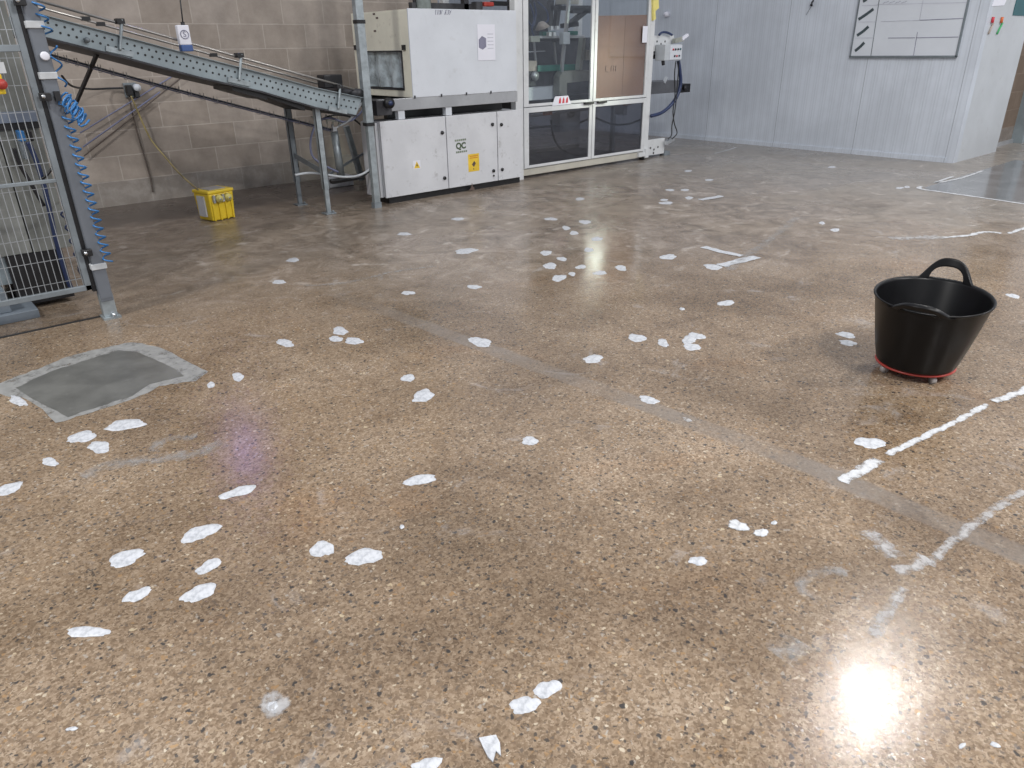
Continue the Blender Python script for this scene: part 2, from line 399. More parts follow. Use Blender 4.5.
# ------------------------------------------------------------------ the hall
def struct(mb, name, mat, **k): return mb.build(name, mat, kind='structure', **k)
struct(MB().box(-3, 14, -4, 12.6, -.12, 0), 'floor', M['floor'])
struct(MB().box(-3, 5.75, 7.95, 8.17, 0, 4.2), 'wall_back', M['block'])
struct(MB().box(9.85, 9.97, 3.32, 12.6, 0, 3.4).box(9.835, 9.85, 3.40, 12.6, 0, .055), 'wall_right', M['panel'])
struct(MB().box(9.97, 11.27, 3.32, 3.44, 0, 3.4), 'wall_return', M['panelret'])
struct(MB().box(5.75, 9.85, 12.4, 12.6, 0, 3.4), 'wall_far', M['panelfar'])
struct(MB().box(11.27, 14, 3.50, 3.70, 0, 3.4), 'wall_recess', M['block_shaded'])
struct(MB().box(12.40, 12.7, 3.36, 3.50, 0, 3.2), 'trim_1', M['plate'])
struct(MB().box(11.30, 11.72, 3.455, 3.50, 0, 3.2), 'recess_gap_shade', M['black'])  # black column paints in the dark gap beside the return wall
struct(MB().box(11.72, 12.40, 3.47, 3.50, 0, .05), 'trim_3', M['steel'])

# floor finishes that belong to the slab
def flatpoly(px, z, dz=.0004):
    q = [F(x, y) for x, y in px]; mb = MB(); mb.prism([(p.x, p.y, z) for p in q], (0, 0, dz)); return mb
def rough_edge(pts, amp=.6, step=6):
    out = []
    for i, (x, y) in enumerate(pts):
        x1, y1 = pts[(i+1) % len(pts)]; n = max(1, int(math.hypot(x1-x, y1-y)/step))
        for k in range(n):
            t = k/n; out.append((x+(x1-x)*t+random.uniform(-amp, amp), y+(y1-y)*t+random.uniform(-amp, amp)*.5))
    return out
rp = thing('floor_repair', 'big square grey cement repair patch in front of the mesh guard', 'floor patch', F(105, 385))
flatpoly(rough_edge([(-12,388),(20,376),(70,356),(130,342),(160,347),(184,360),(208,371),(196,381),(160,386),(140,396),(120,404),(96,411),(56,423),(44,410),(24,398),(4,396)], 1.2), .0004).build('cement_border', M['cementl'], rp, 'pale smeared rim')
flatpoly(rough_edge([(16,388),(50,372),(118,350),(140,353),(175,369),(184,376),(150,384),(132,396),(95,408),(68,417),(50,408),(28,396)], .8), .001).build('cement_fill', M['cementd'], rp, 'darker grey cement')
mb = MB(); mb.prism([(7.86, 2.80, .0006), (7.98, 2.90, .0006), (10.6, 2.90, .0006), (10.9, -1.2, .0006), (7.35, -1.2, .0006)], (0, 0, .0005))
mb.build('painted_floor_area', M['asphalt'], label='dark grey glossy painted floor area edged in white near the panel corner', cat='painted floor')
def strip(pts, w, z=.0016):
    """painted strip through floor points (world), ragged both sides"""
    P = spline(pts, 5); L = []; R = []
    for i, p in enumerate(P):
        d = (P[min(i+1, len(P)-1)]-P[max(i-1, 0)]); d.z = 0; d.normalize(); n = Vector((-d.y, d.x, 0))
        L.append(p+n*w*(.5+random.uniform(-.12, .12))); R.append(p-n*w*(.5+random.uniform(-.12, .12)))
    mb = MB(); k = len(P); ZC[0] += .00005; z += ZC[0]; vs = []; ed = []
    for t, e in ((-.15, 0.), (.16, .8), (.5, 1.), (.84, .8), (1.15, 0.)):
        for i, (l_, r_) in enumerate(zip(L, R)):
            q = l_+(r_-l_)*t; vs.append((q.x, q.y, z)); ed.append(e if 0 < i < k-1 else 0.)
    mb.add(vs, [(j*k+i, j*k+i+1, (j+1)*k+i+1, (j+1)*k+i) for j in range(4) for i in range(k-1)]); mb.edge = ed; return mb
ZC = [0.]
def line(px, w, mat, label, name='floor_line', cat='floor marking', z=.0016):
    strip([F(*q) for q in px], w, z).build(name, M[mat], label=label, cat=cat)
line([(840,483),(858,472),(880,458)], .060, 'linew', 'short wide chunk of white line beside the dark floor joint, near end of the bucket line')
line([(884,457),(915,441),(945,427),(968,415),(990,403)], .034, 'linew', 'long worn white line in front of the black tub')
line([(992,402),(1008,397),(1040,383)], .05, 'linew', 'bright white end of the worn line at the right edge below the tub')
line([(926,567),(945,548),(985,515),(1030,488)], .040, 'smear', 'faded white line running parallel below the tub line')
line([(864,529),(880,543),(896,560)], .085, 'smear', 'left arm of the chalky V-shaped smear beyond the bright lamp glare')
line([(894,572),(910,568),(928,556)], .06, 'smear', 'right arm of the chalky V-shaped smear beyond the bright lamp glare')
line([(870,640),(888,610),(905,585)], .045, 'smear', 'pale drip-like trail above the bright lamp glare')
line([(922,186),(920,189),(940,192),(975,197),(1045,207)], .055, 'linet', 'white curved border line along the dark painted floor area', z=.0024)
line([(955,176),(935,183),(962,178),(985,170)], .045, 'linet', 'short broken white border behind the dark painted floor area', z=.0024)
line([(940,238),(965,236),(985,232),(1003,234)], .06, 'linew', 'wavy white paint streak right of centre, in front of the dark painted area')
line([(1008,234),(1016,231),(1034,226)], .05, 'linew', 'short white streak at the right edge beside the wavy streak')
line([(885,238),(915,238),(945,237)], .16, 'smear', 'broad chalky smear leading into the wavy white streak')
line([(703,247),(722,252),(742,256)], .050, 'filler', 'upper arm of the white arrow-head mark in mid floor')
line([(721,266),(736,262),(757,257)], .062, 'filler', 'lower arm of the white arrow-head mark in mid floor')
line([(713,154),(725,151),(738,147)], .04, 'linet', 'thin pale corner line near the foot of the ribbed wall')
line([(700,200),(712,198),(722,196)], .055, 'filler', 'slim white paint strip on the far floor right of the glazed machine')
line([(80,480),(110,466),(150,460),(200,453),(228,442)], .10, 'smear2', 'long chalky sweep mark left of centre below the cement repair')
line([(150,455),(165,440),(200,437)], .07, 'smear2', 'short chalky sweep mark beside the long oval patch')
line([(775,658),(790,648),(800,640)], .11, 'smear2', 'faint greyish blotch of filler left of the lamp glare')
line([(720,275),(770,240),(800,215)], .10, 'smear2', 'faint chalky haze running past the arrow-head mark')
line([(300,286),(345,283),(395,272),(440,266)], .05, 'smear2', 'thin pale arc scratched across the brown floor in front of the conveyor')
line([(820,606),(800,585),(825,572),(850,575)], .05, 'smear2', 'faint curved pale trace left of the V-shaped smear')

def patch(x, y, w, h, ang, label, mat='filler', jag=.16, name='filler_patch', cat='floor filler patch'):
    n = 26 if w > 9 else 12; ca, sa = math.cos(math.radians(ang)), math.sin(math.radians(ang))
    ph = [random.uniform(0, 6.28) for _ in range(3)]
    def ringpts(k):
        out = []
        for i in range(n):
            t = 2*math.pi*i/n
            r = 1+jag*(.55*math.sin(2*t+ph[0])+.5*math.sin(3*t+ph[1])+.35*math.sin(5*t+ph[2]))+(random.uniform(-jag, jag)*.55)
            out.append((t, r))
        return out
    R = ringpts(1); vs = []; c0 = F(x, y)
    for k, z in ((1., .0004), (.94, .0018), (.62, .0024)):
        for t, r in R:
            a = r*k*w/2*math.cos(t); b = r*k*h/2*math.sin(t)
            p = F(x+a*ca+b*sa, y-a*sa+b*ca); vs.append((p.x, p.y, z+random.uniform(-.0003, .0003)*(k < 1)))
    fs = [(j*n+i, j*n+(i+1) % n, (j+1)*n+(i+1) % n, (j+1)*n+i) for j in (0, 1) for i in range(n)]+[tuple(range(2*n, 3*n))]
    mb = MB(); mb.add(vs, fs, True); mb.edge = [0.]*n+[.5]*n+[1.]*n; mb.build(name, M[mat], label=label, cat=cat, group='white filler patches on the floor')
PT = [
 (18,401,19,8,-25,'small white filler smear on the left rim of the grey cement repair'),
 (82,437,32,10,12,'left oval of the white trio just below the grey cement repair'),
 (125,425,43,10,8,'longest white oval, top right of the trio below the cement repair'),
 (99,447,22,12,5,'ragged lowest patch of the white trio below the cement repair'),
 (50,462,17,8,-5,'small white patch alone, left of the trio below the cement repair'),
 (8,489,30,10,15,'pale patch cut by the left picture edge'),
 (211,385,8,6,0,'tiny square white chip right of the cement repair'),
 (238,377,12,8,0,'small round white patch right of the tiny square chip'),
 (238,492,36,9,18,'elongated white patch below the chalky sweep mark'),
 (200,533,38,14,22,'upper right patch of the left foreground cluster'),
 (126,558,40,14,18,'upper left patch of the left foreground cluster'),
 (209,566,27,11,25,'small slanted patch in the right middle of the left foreground cluster'),
 (199,593,35,15,20,'smooth oval lower right patch of the left foreground cluster'),
 (137,595,30,11,25,'narrow middle left patch of the left foreground cluster'),
 (88,632,44,11,-2,'ragged lowest patch of the left foreground cluster'),
 (322,549,24,16,0,'round white patch, left of the wide oval in the lower middle'),
 (364,557,40,15,14,'wide white oval beside the round patch in the lower middle'),
 (525,705,30,17,15,'lower left oval of the touching pair at bottom centre'),
 (547,689,27,17,15,'upper right oval of the touching pair at bottom centre'),
 (427,765,30,14,10,'pale patch cut by the bottom picture edge'),
 (72,729,12,4,10,'tiny white sliver near the bottom left corner'),
 (402,527,5,4,0,'tiny white fleck above the wide oval of the lower middle'),
 (870,443,30,11,-5,'soft white patch between the black tub and the dark joint'),
 (774,523,6,4,0,'tiny white fleck right of the faint pair beyond the lower middle'),
 (698,561,18,9,0,'small white patch below the faint pair on the right foreground'),
 (404,234,14,3,2,'thin white sliver in front of the left end of the white cabinet'),
 (458,219,12,3,0,'small white sliver closest to the front of the white cabinet'),
 (466,251,24,5,6,'bright long sliver in mid floor below the white cabinet'),
 (293,260,13,4,3,'small white oval in front of the conveyor legs'),
 (279,282,13,4,0,'small white oval below and left of the one in front of the conveyor legs'),
 (285,343,18,7,-8,'white oval left of the tight trio in the left mid floor'),
 (340,331,15,8,0,'top patch of the tight trio in the left mid floor'),
 (336,339,13,6,0,'left patch of the tight trio in the left mid floor'),
 (354,341,18,7,0,'right patch of the tight trio in the left mid floor'),
 (408,293,13,4,0,'small white oval right of the trio, further back'),
 (474,287,14,4,-5,'small white oval in mid floor between cabinet and joint'),
 (480,342,22,9,-14,'white oval sitting on the start of the dark joint'),
 (408,378,14,7,0,'small white patch above the ragged one left of centre'),
 (423,396,23,11,15,'ragged white patch left of centre below a smaller one'),
 (420,480,35,9,12,'long white patch left of the picture centre'),
 (530,441,17,8,0,'round white patch near the picture centre'),
 (551,219,12,3,-4,'white sliver at the top left of the dotted group before the glazed machine'),
 (585,222,12,4,0,'white sliver at the top right of the dotted group before the glazed machine'),
 (566,228,8,4,-5,'upper dot of a close pair before the glazed machine'),
 (574,233,9,4,-5,'lower dot of a close pair before the glazed machine'),
 (597,239,12,4,5,'white oval at the top of the greenish lamp glare'),
 (589,250,10,4,0,'white dot just left of the upper greenish glare'),
 (546,253,11,5,-3,'leftmost white oval of the dotted group before the glare'),
 (562,259,10,4,-4,'faint white oval in the middle of the dotted group'),
 (550,266,14,6,-4,'white oval under the leftmost one of the dotted group'),
 (559,278,15,6,5,'lowest bright oval of the dotted group left of the glare'),
 (572,274,7,4,0,'small dot beside the lowest oval of the dotted group'),
 (581,267,10,4,10,'pale oval touching the left of the greenish glare'),
 (600,273,13,4,0,'white oval inside the greenish lamp glare'),
 (621,268,12,5,-8,'white oval right of the greenish lamp glare'),
 (668,257,17,5,0,'white oval left of the white arrow-head mark'),
 (713,267,19,5,-3,'white oval tucked under the white arrow-head mark'),
 (726,303,18,5,8,'white oval below the arrow-head mark'),
 (682,309,5,3,0,'tiny fleck left of the oval below the arrow-head mark'),
 (637,338,17,8,-5,'left white oval of the row of mid-right patches'),
 (663,343,12,7,-20,'small tilted oval in the row of mid-right patches'),
 (689,340,14,8,0,'left lobe of the three-part clover patch at mid right'),
 (697,336,17,6,-8,'top lobe of the three-part clover patch at mid right'),
 (692,347,18,7,-3,'bottom lobe of the three-part clover patch at mid right'),
 (593,359,20,8,3,'white oval below the row of mid-right patches'),
 (649,400,20,7,-10,'white oval right of centre just above the dark joint'),
 (846,335,20,5,-12,'upper streak of the pair left of the black tub'),
 (848,343,18,5,-10,'lower streak of the pair left of the black tub'),
 (1013,296,13,4,-12,'short white sliver right of the black tub'),
 (962,746,5,8,-50,'small white chip in the bottom right corner, left one'),
 (995,745,10,5,-20,'small white chip in the bottom right corner, right one'),
 (580,199,9,3,0,'far sliver nearest to the glazed machine doors'),
 (688,171,8,2,0,'far sliver closest behind the foot of the glazed machine'),
 (664,200,8,2,0,'upper sliver of the stacked pair on the far floor'),
 (666,203,13,3,0,'lower sliver of the stacked pair on the far floor'),
 (689,198,8,3,5,'small sliver left of the slim white strip on the far floor'),
 (670,190,9,2,0,'left sliver of a level pair on the far floor'),
 (685,190,9,2,0,'right sliver of a level pair on the far floor'),
 (709,180,8,2,0,'lone far sliver before the ribbed wall'),
 (832,167,8,2,0,'far white sliver close under the ribbed wall'),
 (822,223,6,3,0,'small fleck on the far right floor, left of a wider one'),
 (835,230,10,3,0,'wider fleck on the far right floor behind the tub'),
 (900,188,8,2,0,'left fleck of a pair beside the dark painted area'),
 (907,187,6,2,0,'right fleck of a pair beside the dark painted area'),
]
for p in PT: patch(*p)
patch(274, 705, 38, 34, 10, 'faint see-through round patch with a white middle, bottom left', 'smear', .12)
patch(273, 707, 14, 11, 15, 'solid white middle of the faint round patch at bottom left')
patch(738, 526, 24, 13, -15, 'faint left blot of the chalky pair on the right foreground', 'linew')
patch(761, 533, 16, 11, 0, 'faint right blot of the chalky pair on the right foreground', 'linew')
patch(687, 420, 14, 5, -25, 'faint mark lying on the edge of the dark joint', 'smear')
mb = MB(); c = [(479,739),(496,736),(500,744),(501,757),(496,752),(493,763),(488,758),(483,748)]
q = [F(*p) for p in c]; mb.prism([(p.x, p.y, .0004) for p in q], (0, 0, .004)); mb.build('filler_patch', M['filler'], label='jagged torn white flake with pointed teeth at bottom centre', cat='floor filler patch', group='white filler patches on the floor')

# ------------------------------------------------------------------ black tub on its red dolly
TC = Vector((3.300, 1.079, 0)); TB = .050; TH = .350
dl = thing('plant_dolly', 'red round rolling dolly with small clear castors under the black tub', 'dolly', TC)
mb = MB(); mb.lathe((TC.x, TC.y, 0), [(.0, .036), (.150, .036), (.160, .038), (.163, .0425), (.160, .0475), (.140, .0495), (.0, .0495)], 48); mb.build('deck', M['red'], dl)
for k in range(4):
    a = .95+k*math.pi/2; cx, cy = TC.x+.138*math.cos(a), TC.y+.138*math.sin(a)
    mb = MB(); mb.cyl((cx-.009*math.sin(a), cy+.009*math.cos(a), .017), (cx+.009*math.sin(a), cy-.009*math.cos(a), .017), .0168, 16)
    w = mb.build('castor', M['castor'], dl)
    MB().box(cx-.007, cx+.007, cy-.007, cy+.007, .030, .035).build('castor_fork', M['alu'], w)
tub = thing('rubber_tub', 'big black flexible rubber tub with two loop handles on the floor', 'tub', TC+Vector((0,0,TB)))
vd = Vector((-TC.x, -TC.y, 0)).normalized(); aim = math.atan2(vd.y, vd.x)-.16
n = 96; prof = []
H = TH-TB
def tr(z): return .158+(.226-.158)*(z/H)**.85
zs = [0, .004]+[.012+i*.006 for i in range(26)]+[.19, .21, .23, .25, .27, H-.006, H]
vs = []; rows = []
for i, z in enumerate(zs):
    ripple = .0009*math.sin(z/.012*2*math.pi) if .01 < z < .165 else 0
    rows.append([(tr(z)+ripple-(.008 if z == 0 else 0), z)]*1)
outer = [(r[0][0], r[0][1]) for r in rows]+[(.2315, H-.002), (.2325, H+.004), (.229, H+.008)]
inner = [(.224, H+.004)]+[(tr(z)-.006, max(z, .006)) for z in reversed(zs[1:])]+[(.0, .006)]
mb = MB(); mb.lathe((TC.x, TC.y, TB), [(.0, 0)]+outer+inner, n); mb.build('tub_wall', M['tubblk'], tub)
for k in (0, 1):
    a0 = aim+k*math.pi; WO, WH, NC, NR = .58, .32, 56, 5; ho, hh, ln = ((.048, .024, .5), (.098, .058, .12))[k]
    vs = []; fs = []
    for c in range(NC+1):
        u = -WO+2*WO*c/NC; q = abs(u)/WO
        zo = H-.004+ho*(math.cos(math.pi*min(1, q**1.5))*.5+.5)
        if abs(u) < WH: zl = H+.0+hh*math.sqrt(max(0, 1-(abs(u)/WH)**2.6))
        else: zl = H-.004
        zl = min(zl, zo-.0005)
        for j in range(NR+1):
            z = zl+(zo-zl)*j/NR; rr = .2275+max(0, z-H)*ln
            vs.append((TC.x+rr*math.cos(a0+u), TC.y+rr*math.sin(a0+u), TB+z))
    for c in range(NC):
        for j in range(NR):
            i = c*(NR+1)+j; fs.append((i, i+NR+1, i+NR+2, i+1))
    mb = MB(); mb.add(vs, fs, True); hd_ = mb.build('handle', M['tubblk'], tub, recalc=False)
    so_ = hd_.modifiers.new('thickness', 'SOLIDIFY'); so_.thickness = .016; so_.offset = 0; hd_.modifiers.new('round', 'BEVEL').width = .004

for o in tub.children:                      # the soft tub sags into an oval, longer front to back
    for v in o.data.vertices:
        k = v.co.z/H; q = v.co.x*vd.x+v.co.y*vd.y; g = .06+.20*k
        v.co.x += vd.x*q*g+.012*k*.76; v.co.y += vd.y*q*g-.012*k*.65
    o.data.update()
# ------------------------------------------------------------------ yellow site transformer
A = F(213.6, 222); dirx = Vector((.97, .24, 0)).normalized(); diry = Vector((-dirx.y, dirx.x, 0))
def tp(a, b, z): return A+dirx*a+diry*b+Vector((0,0,z))
tr_ = thing('site_transformer', 'yellow portable site transformer box on the floor by the block wall', 'transformer', A+dirx*.11+diry*.1)
wd, dp = .225, .20
def frus(mb, x0, x1, y0, y1, z0, z1, fl=0):
    vs = [tp(x, y, z) for z, e in ((z0, 0), (z1, fl)) for (x, y) in ((x0-e, y0-e), (x1+e, y0-e), (x1+e, y1+e), (x0-e, y1+e))]
    mb.add(vs, [(0,3,2,1),(4,5,6,7),(0,1,5,4),(1,2,6,5),(2,3,7,6),(3,0,4,7)]); return mb
frus(MB(), 0, wd, 0, dp, .004, .235, .012).build('body', M['yellow'], tr_, bevel=.012)
for x in (.012, .075, .14, .20):
    frus(MB(), x, x+.014, -.012, .004, .004, .17, .004).build('rib', M['yellow'], tr_, bevel=.003)
frus(MB(), -.018, wd+.018, -.018, dp+.018, .235, .262).build('lid', M['yellow'], tr_, bevel=.008)
frus(MB(), .03, wd-.03, .03, dp-.03, .262, .268).build('lid_plate', M['steel'], tr_, 'grey inset top plate')
frus(MB(), -.020, -.008, .055, .16, .04, .215).build('side_label', M['whitedirty'], tr_, 'grey side panel')
for x in (.075, .165):
    mb = MB(); mb.cyl(tp(x, -.012, .195), tp(x, -.045, .190), .032, 18); sk = mb.build('socket', M['yellowlt'], tr_)
    MB().cyl(tp(x, -.045, .190), tp(x, -.053, .189), .022, 14).build('socket_cap', M['yellowlt'], sk)
    MB().cyl(tp(x, -.053, .189), tp(x, -.055, .189), .009, 10).build('socket_centre', M['steel'], sk)
    frus(MB(), x-.055, x-.034, -.03, -.008, .16, .225).build('socket_bracket', M['steel'], sk, 'grey latch')

# ------------------------------------------------------------------ things on the block wall
YW = 7.95
so = thing('wall_socket', 'black and white twin socket outlet on the block wall under the conveyor', 'socket', PY(131, 92, YW))
def wallbox(a, b, y0, y1):     # px corners on plane
    p, q = PY(*a, YW), PY(*b, YW); return MB().box(min(p.x,q.x), max(p.x,q.x), y0, y1, min(p.z,q.z), max(p.z,q.z))
wallbox((122,83), (138,97), YW-.03, YW-.001).build('back_box', M['galvd'], so, bevel=.004)
wallbox((123,85), (131,95), YW-.10, YW-.03).build('plug', M['black'], so, 'black plug', bevel=.006)
p = PY(136, 87.5, YW-.05); MB().cyl(p, p+Vector((0,-.05,0)), .032, 18).build('outlet', M['white'], so, 'round white outlet')
wallbox((132,91), (138,97), YW-.08, YW-.03).build('lower_plug', M['dark'], so, bevel=.006)
MB().tube(spline([PY(x, y, Y) for x, y, Y in ((62,76,6.9),(72,86,7.2),(90,89,7.7),(108,88.5,7.9),(123,88,7.88))]), .009).build('flex_cable', M['dark'], label='black cable running from the guard post to the wall socket', cat='cable')
mb = MB(); mb.tube(spline([PY(131,96,7.85), PY(138,112,7.86), PY(145,128,7.87), PY(152,141,7.9), PY(166,158,7.8), PY(180,174,7.4), tp(-.01,.12,.262)]), .008)
mb.build('yellow_cable', plain('yellow_brown_cable', (.36,.29,.13), .5, 0, .6, 2), label='yellow cable drooping from the wall socket to the yellow transformer', cat='cable')
MB().tube(spline([PY(129,96,7.9), PY(134,120,7.92), PY(141,145,7.93), PY(150,176,7.93), PY(153,192,7.93)]), .008).build('loose_cord', M['rod'], label='thin dark cord hanging straight down the block wall', cat='cable')
for a, b, r, mt, lb in (((80,133),(176,74),.006,'bluegrey','blue-grey line slanting up the block wall, upper of the pair'),
                        ((83,147),(160,92),.007,'bluegrey','blue-grey line slanting up the block wall, lower of the pair'),
                        ((84,156),(186,74),.006,'rod','thin dark line slanting up the block wall below the pair')):
    MB().tube([PY(*a, 7.90), PY(*b, 7.90)], r).build('slanted_line', M[mt], label=lb, cat='hose')  # thin straight tubes just off the block wall
sw = thing('hanging_pull_switch', 'white and blue hanging box with a round S mark above the conveyor', 'switch box', PY(185, 52, 5.98))
def ybox(a, b, Y, th): p, q = PY(*a, Y), PY(*b, Y); return MB().box(min(p.x,q.x), max(p.x,q.x), Y, Y+th, min(p.z,q.z), max(p.z,q.z))
c = PY(185, 36, 5.975); ez = PY(186, 45, 5.975).z; tz = PY(184, 25, 5.975).z; lz = PY(188, 51.5, 5.975).z
MB().box(c.x-.042, c.x+.042, 5.98, 6.03, ez, tz).build('switch_body', M['paper'], sw, bevel=.006)
MB().box(c.x-.040, c.x+.044, 5.975, 6.035, lz, ez).build('blue_end', plain('blue_label', (.06,.12,.32), .4), sw, 'blue lower end', bevel=.006)
mb = MB(); mb.tube([c+Vector((.028*math.cos(t/24*6.283), .003, .010+.028*math.sin(t/24*6.283))) for t in range(24)], .003, 6, True); mb.build('round_mark', M['greyink'], sw)
text_mb('S', .052, front_matrix(c+Vector((0,.002,.010)))).build('lettering', M['greyink'], sw)
MB().tube([PY(179.5,-6,6.0), PY(183,24,6.0)], .005).build('cord', M['dark'], sw)
MB().cyl(PY(182.5,22,6.0), PY(183,26,6.0), .014, 10).build('gland', M['black'], sw)

# ------------------------------------------------------------------ inclined conveyor
YC0, YC1 = 6.03, 6.64
cv = thing('inclined_conveyor', 'grey steel inclined conveyor rising left from the white cabinet to the guard', 'conveyor', (2.3, 6.3, 0))
def cpx(t, a, b): return (a[0]+(b[0]-a[0])*t, a[1]+(b[1]-a[1])*t)
topp = [(26,9.5),(44,15.5),(120,36),(200,57.5),(260,73),(317,88.5),(362,98)]
botp = [(356,115),(316,107),(260,90.5),(200,76.8),(120,55.5),(44,36.5),(26,33)]
def side_plate(Y, th):
    pts = [PY(*q, YC0) for q in topp+botp]; mb = MB(); mb.prism([(p.x, Y, p.z) for p in pts], (0, th, 0)); return mb
mb = side_plate(YC0, .012)
tp_, bp_ = [PY(*q, YC0) for q in topp], [PY(*q, YC0) for q in botp[::-1]]
def edge(pts, X):
    for i in range(len(pts)-1):
        if pts[i].x <= X <= pts[i+1].x or i == len(pts)-2:
            t = (X-pts[i].x)/(pts[i+1].x-pts[i].x); return pts[i].z+(pts[i+1].z-pts[i].z)*t
mb.m = 1; X = tp_[0].x+.06
while X < 3.42:
    zt, zb = edge(tp_, X), edge(bp_, X)
    for f in (.30, .66):
        mb.disc((X+(.012 if f > .5 else 0), YC0-.0012, zt+(zb-zt)*f), .0085, (0, -1, 0), 8)
    X += .046
mb.build('side_plate', [M['plate'], M['black']], cv, 'perforated near side plate')
side_plate(YC1, .012).build('side_plate', M['plate'], cv)
mb = MB(); mb.prism([(tp_[i].x, YC0-.028, tp_[i].z) for i in range(7)]+[(tp_[i].x, YC0-.028, tp_[i].z+.004) for i in range(6,-1,-1)], (0, .03, 0)); mb.build('top_flange', M['plate'], cv)
mb = MB(); mb.prism([(bp_[i].x, YC0-.010, bp_[i].z-.014) for i in range(7)]+[(bp_[i].x, YC0-.010, bp_[i].z) for i in range(6,-1,-1)], (0, YC1-YC0+.02, 0)); mb.build('under_tray', M['darkmetal'], cv, 'dark underside tray')
mb = MB(); mb.prism([(tp_[i].x, YC0+.014, tp_[i].z-.030) for i in range(7)]+[(tp_[i].x, YC0+.014, tp_[i].z-.016) for i in range(6,-1,-1)], (0, YC1-YC0-.016, 0)); mb.build('belt', M['dark'], cv, 'dark rubber belt')
# dark tail pieces under the belt
for a, b in (((228,86),(262,93)), ((262,93),(300,104))):
    p, q = PY(*a, YC0+.1), PY(*b, YC0+.1); mb = MB(); mb.prism([(p.x,YC0+.02,p.z),(q.x,YC0+.02,q.z),(q.x,YC0+.02,q.z-.05),(p.x,YC0+.02,p.z-.03)], (0,.4,0)); mb.build('belt_guard', M['black'], cv)
# guide rails on hooked brackets
for Y, a, b in ((YC0+.03, (40,1), (356,90)), (YC1-.02, (40,7.5), (352,93))):
    p, q = PY(*a, YC0+.03 if Y < 6.3 else YC1-.02), PY(*b, Y)
    d = (q-p); MB().tube([p-d*.04, p+d*.35, p+d*.7, q], .009, 8).build('guide_rail', M['chrome'], cv, 'bright round guide rail')
for bx, t0, b0 in ((121.5, 22, 50), (241, 56, 80.5), (340, 87, 109)):
    p, q = PY(bx, t0, YC0-.02), PY(bx-1.5, b0, YC0-.02)
    br = MB().tube(spline([p+Vector((0,.05,.012)), p+Vector((0,0,.012)), p, (p+q)/2, q]), .011, 8).build('rail_bracket', M['galv'], cv)
    MB().bar(q+Vector((-.085,.012,.012)), q+Vector((.085,.012,-.03)), .012, .036).build('bracket_foot', M['galv'], br)
    MB().box(p.x-.03, p.x+.02, p.y-.012, p.y+.06, p.z-.012, p.z+.022).build('rail_clamp', M['black'], br)
for bx, by in ((86,18.5), (101,24), (214,55)):
    p = PY(bx, by, YC1-.03); MB().box(p.x-.03, p.x+.03, p.y, p.y+.03, p.z-.014, p.z+.014).build('rail_joiner', M['black'], cv)
p = PY(86.5, 40, YC0-.01); MB().cyl(p, p+Vector((0,-.03,0)), .018, 8).build('bolt', M['galvd'], cv)
# legs
def leg(px_t, px_b, Y, w, mat):
    b = F(*px_b); t = PY(*px_t, Y); X = b.x; Yb = b.y
    zt = t.z; l = MB().box(X-w/2, X+w/2, Yb-.02, Yb-.014, .22, zt).box(X-w/2, X-w/2+.005, Yb-.02, Yb+.022, .22, zt).box(X+w/2-.005, X+w/2, Yb-.02, Yb+.022, .22, zt).build('leg', mat, cv)
    MB().box(X-w/2+.008, X+w/2-.008, Yb-.012, Yb+.014, .012, .30).build('leg_extension', mat, l)
    MB().box(X-.05, X+.05, Yb-.05, Yb+.05, 0, .012).build('foot_plate', M['galvd'], l, bevel=.002)
    MB().cyl((X+.03, Yb-.03, .012), (X+.03, Yb-.03, .03), .009, 6).build('anchor_bolt', M['galvd'], l)
    return Vector((X, Yb, 0))
L1 = leg((317.5,96), (329,213.6), YC0, .055, M['galv']); L2 = leg((289,99), (300.5,204.8), YC1, .055, M['galvd'])
MB().bar((L1.x, L1.y, .36), (L2.x, L2.y, .46), .008, .045).build('cross_brace', M['galvd'], cv)
MB().bar(PY(97,54,6.3), PY(76,103,6.9), .022, .022).build('strut', M['darkmetal'], cv, 'dark diagonal strut under the upper end')
# near-end drive
dv = MB(); p = PY(362, 85, YC0+.1); dv.cyl((p.x-.10, YC0-.02, p.z-.06), (p.x-.10, YC1+.02, p.z-.06), .038, 18); dv.build('end_roller', M['darkmetal'], cv)
MB().box(p.x-.30, p.x-.12, YC0+.22, YC0+.36, p.z-.02, p.z+.09).build('sensor_block', M['black'], cv, bevel=.01)

# wire basket tray beneath the conveyor
bt = thing('cable_basket', 'thin slanted wire basket with blue and dark cables below the conveyor', 'cable tray', PY(185, 95, 6.45))
pa, pb = PY(50, 55, 6.45), PY(332, 130, 6.45)
pm = PY(190, 93.5, 6.45)
path = spline([pa, pm, pb], 12)
for dz, r, mt, nm in ((.0, .0045, 'bluedk', 'dark_cable'), (-.012, .0055, 'bluegrey', 'blue_cable'), (.008, .003, 'galvd', 'thin_cable')):
    MB().tube([q+Vector((0,0,dz)) for q in path], r).build(nm, M[mt], bt)
for k in range(22):
    mb = MB()
    q = path[min(len(path)-1, int(k*len(path)/22))]; mb.tube([q+Vector((0,-.03,.03)), q+Vector((0,-.03,-.024)), q+Vector((0,.05,-.024)), q+Vector((0,.05,.03))], .0022, 6)
    mb.build('cross_wire', M['wire'], bt)

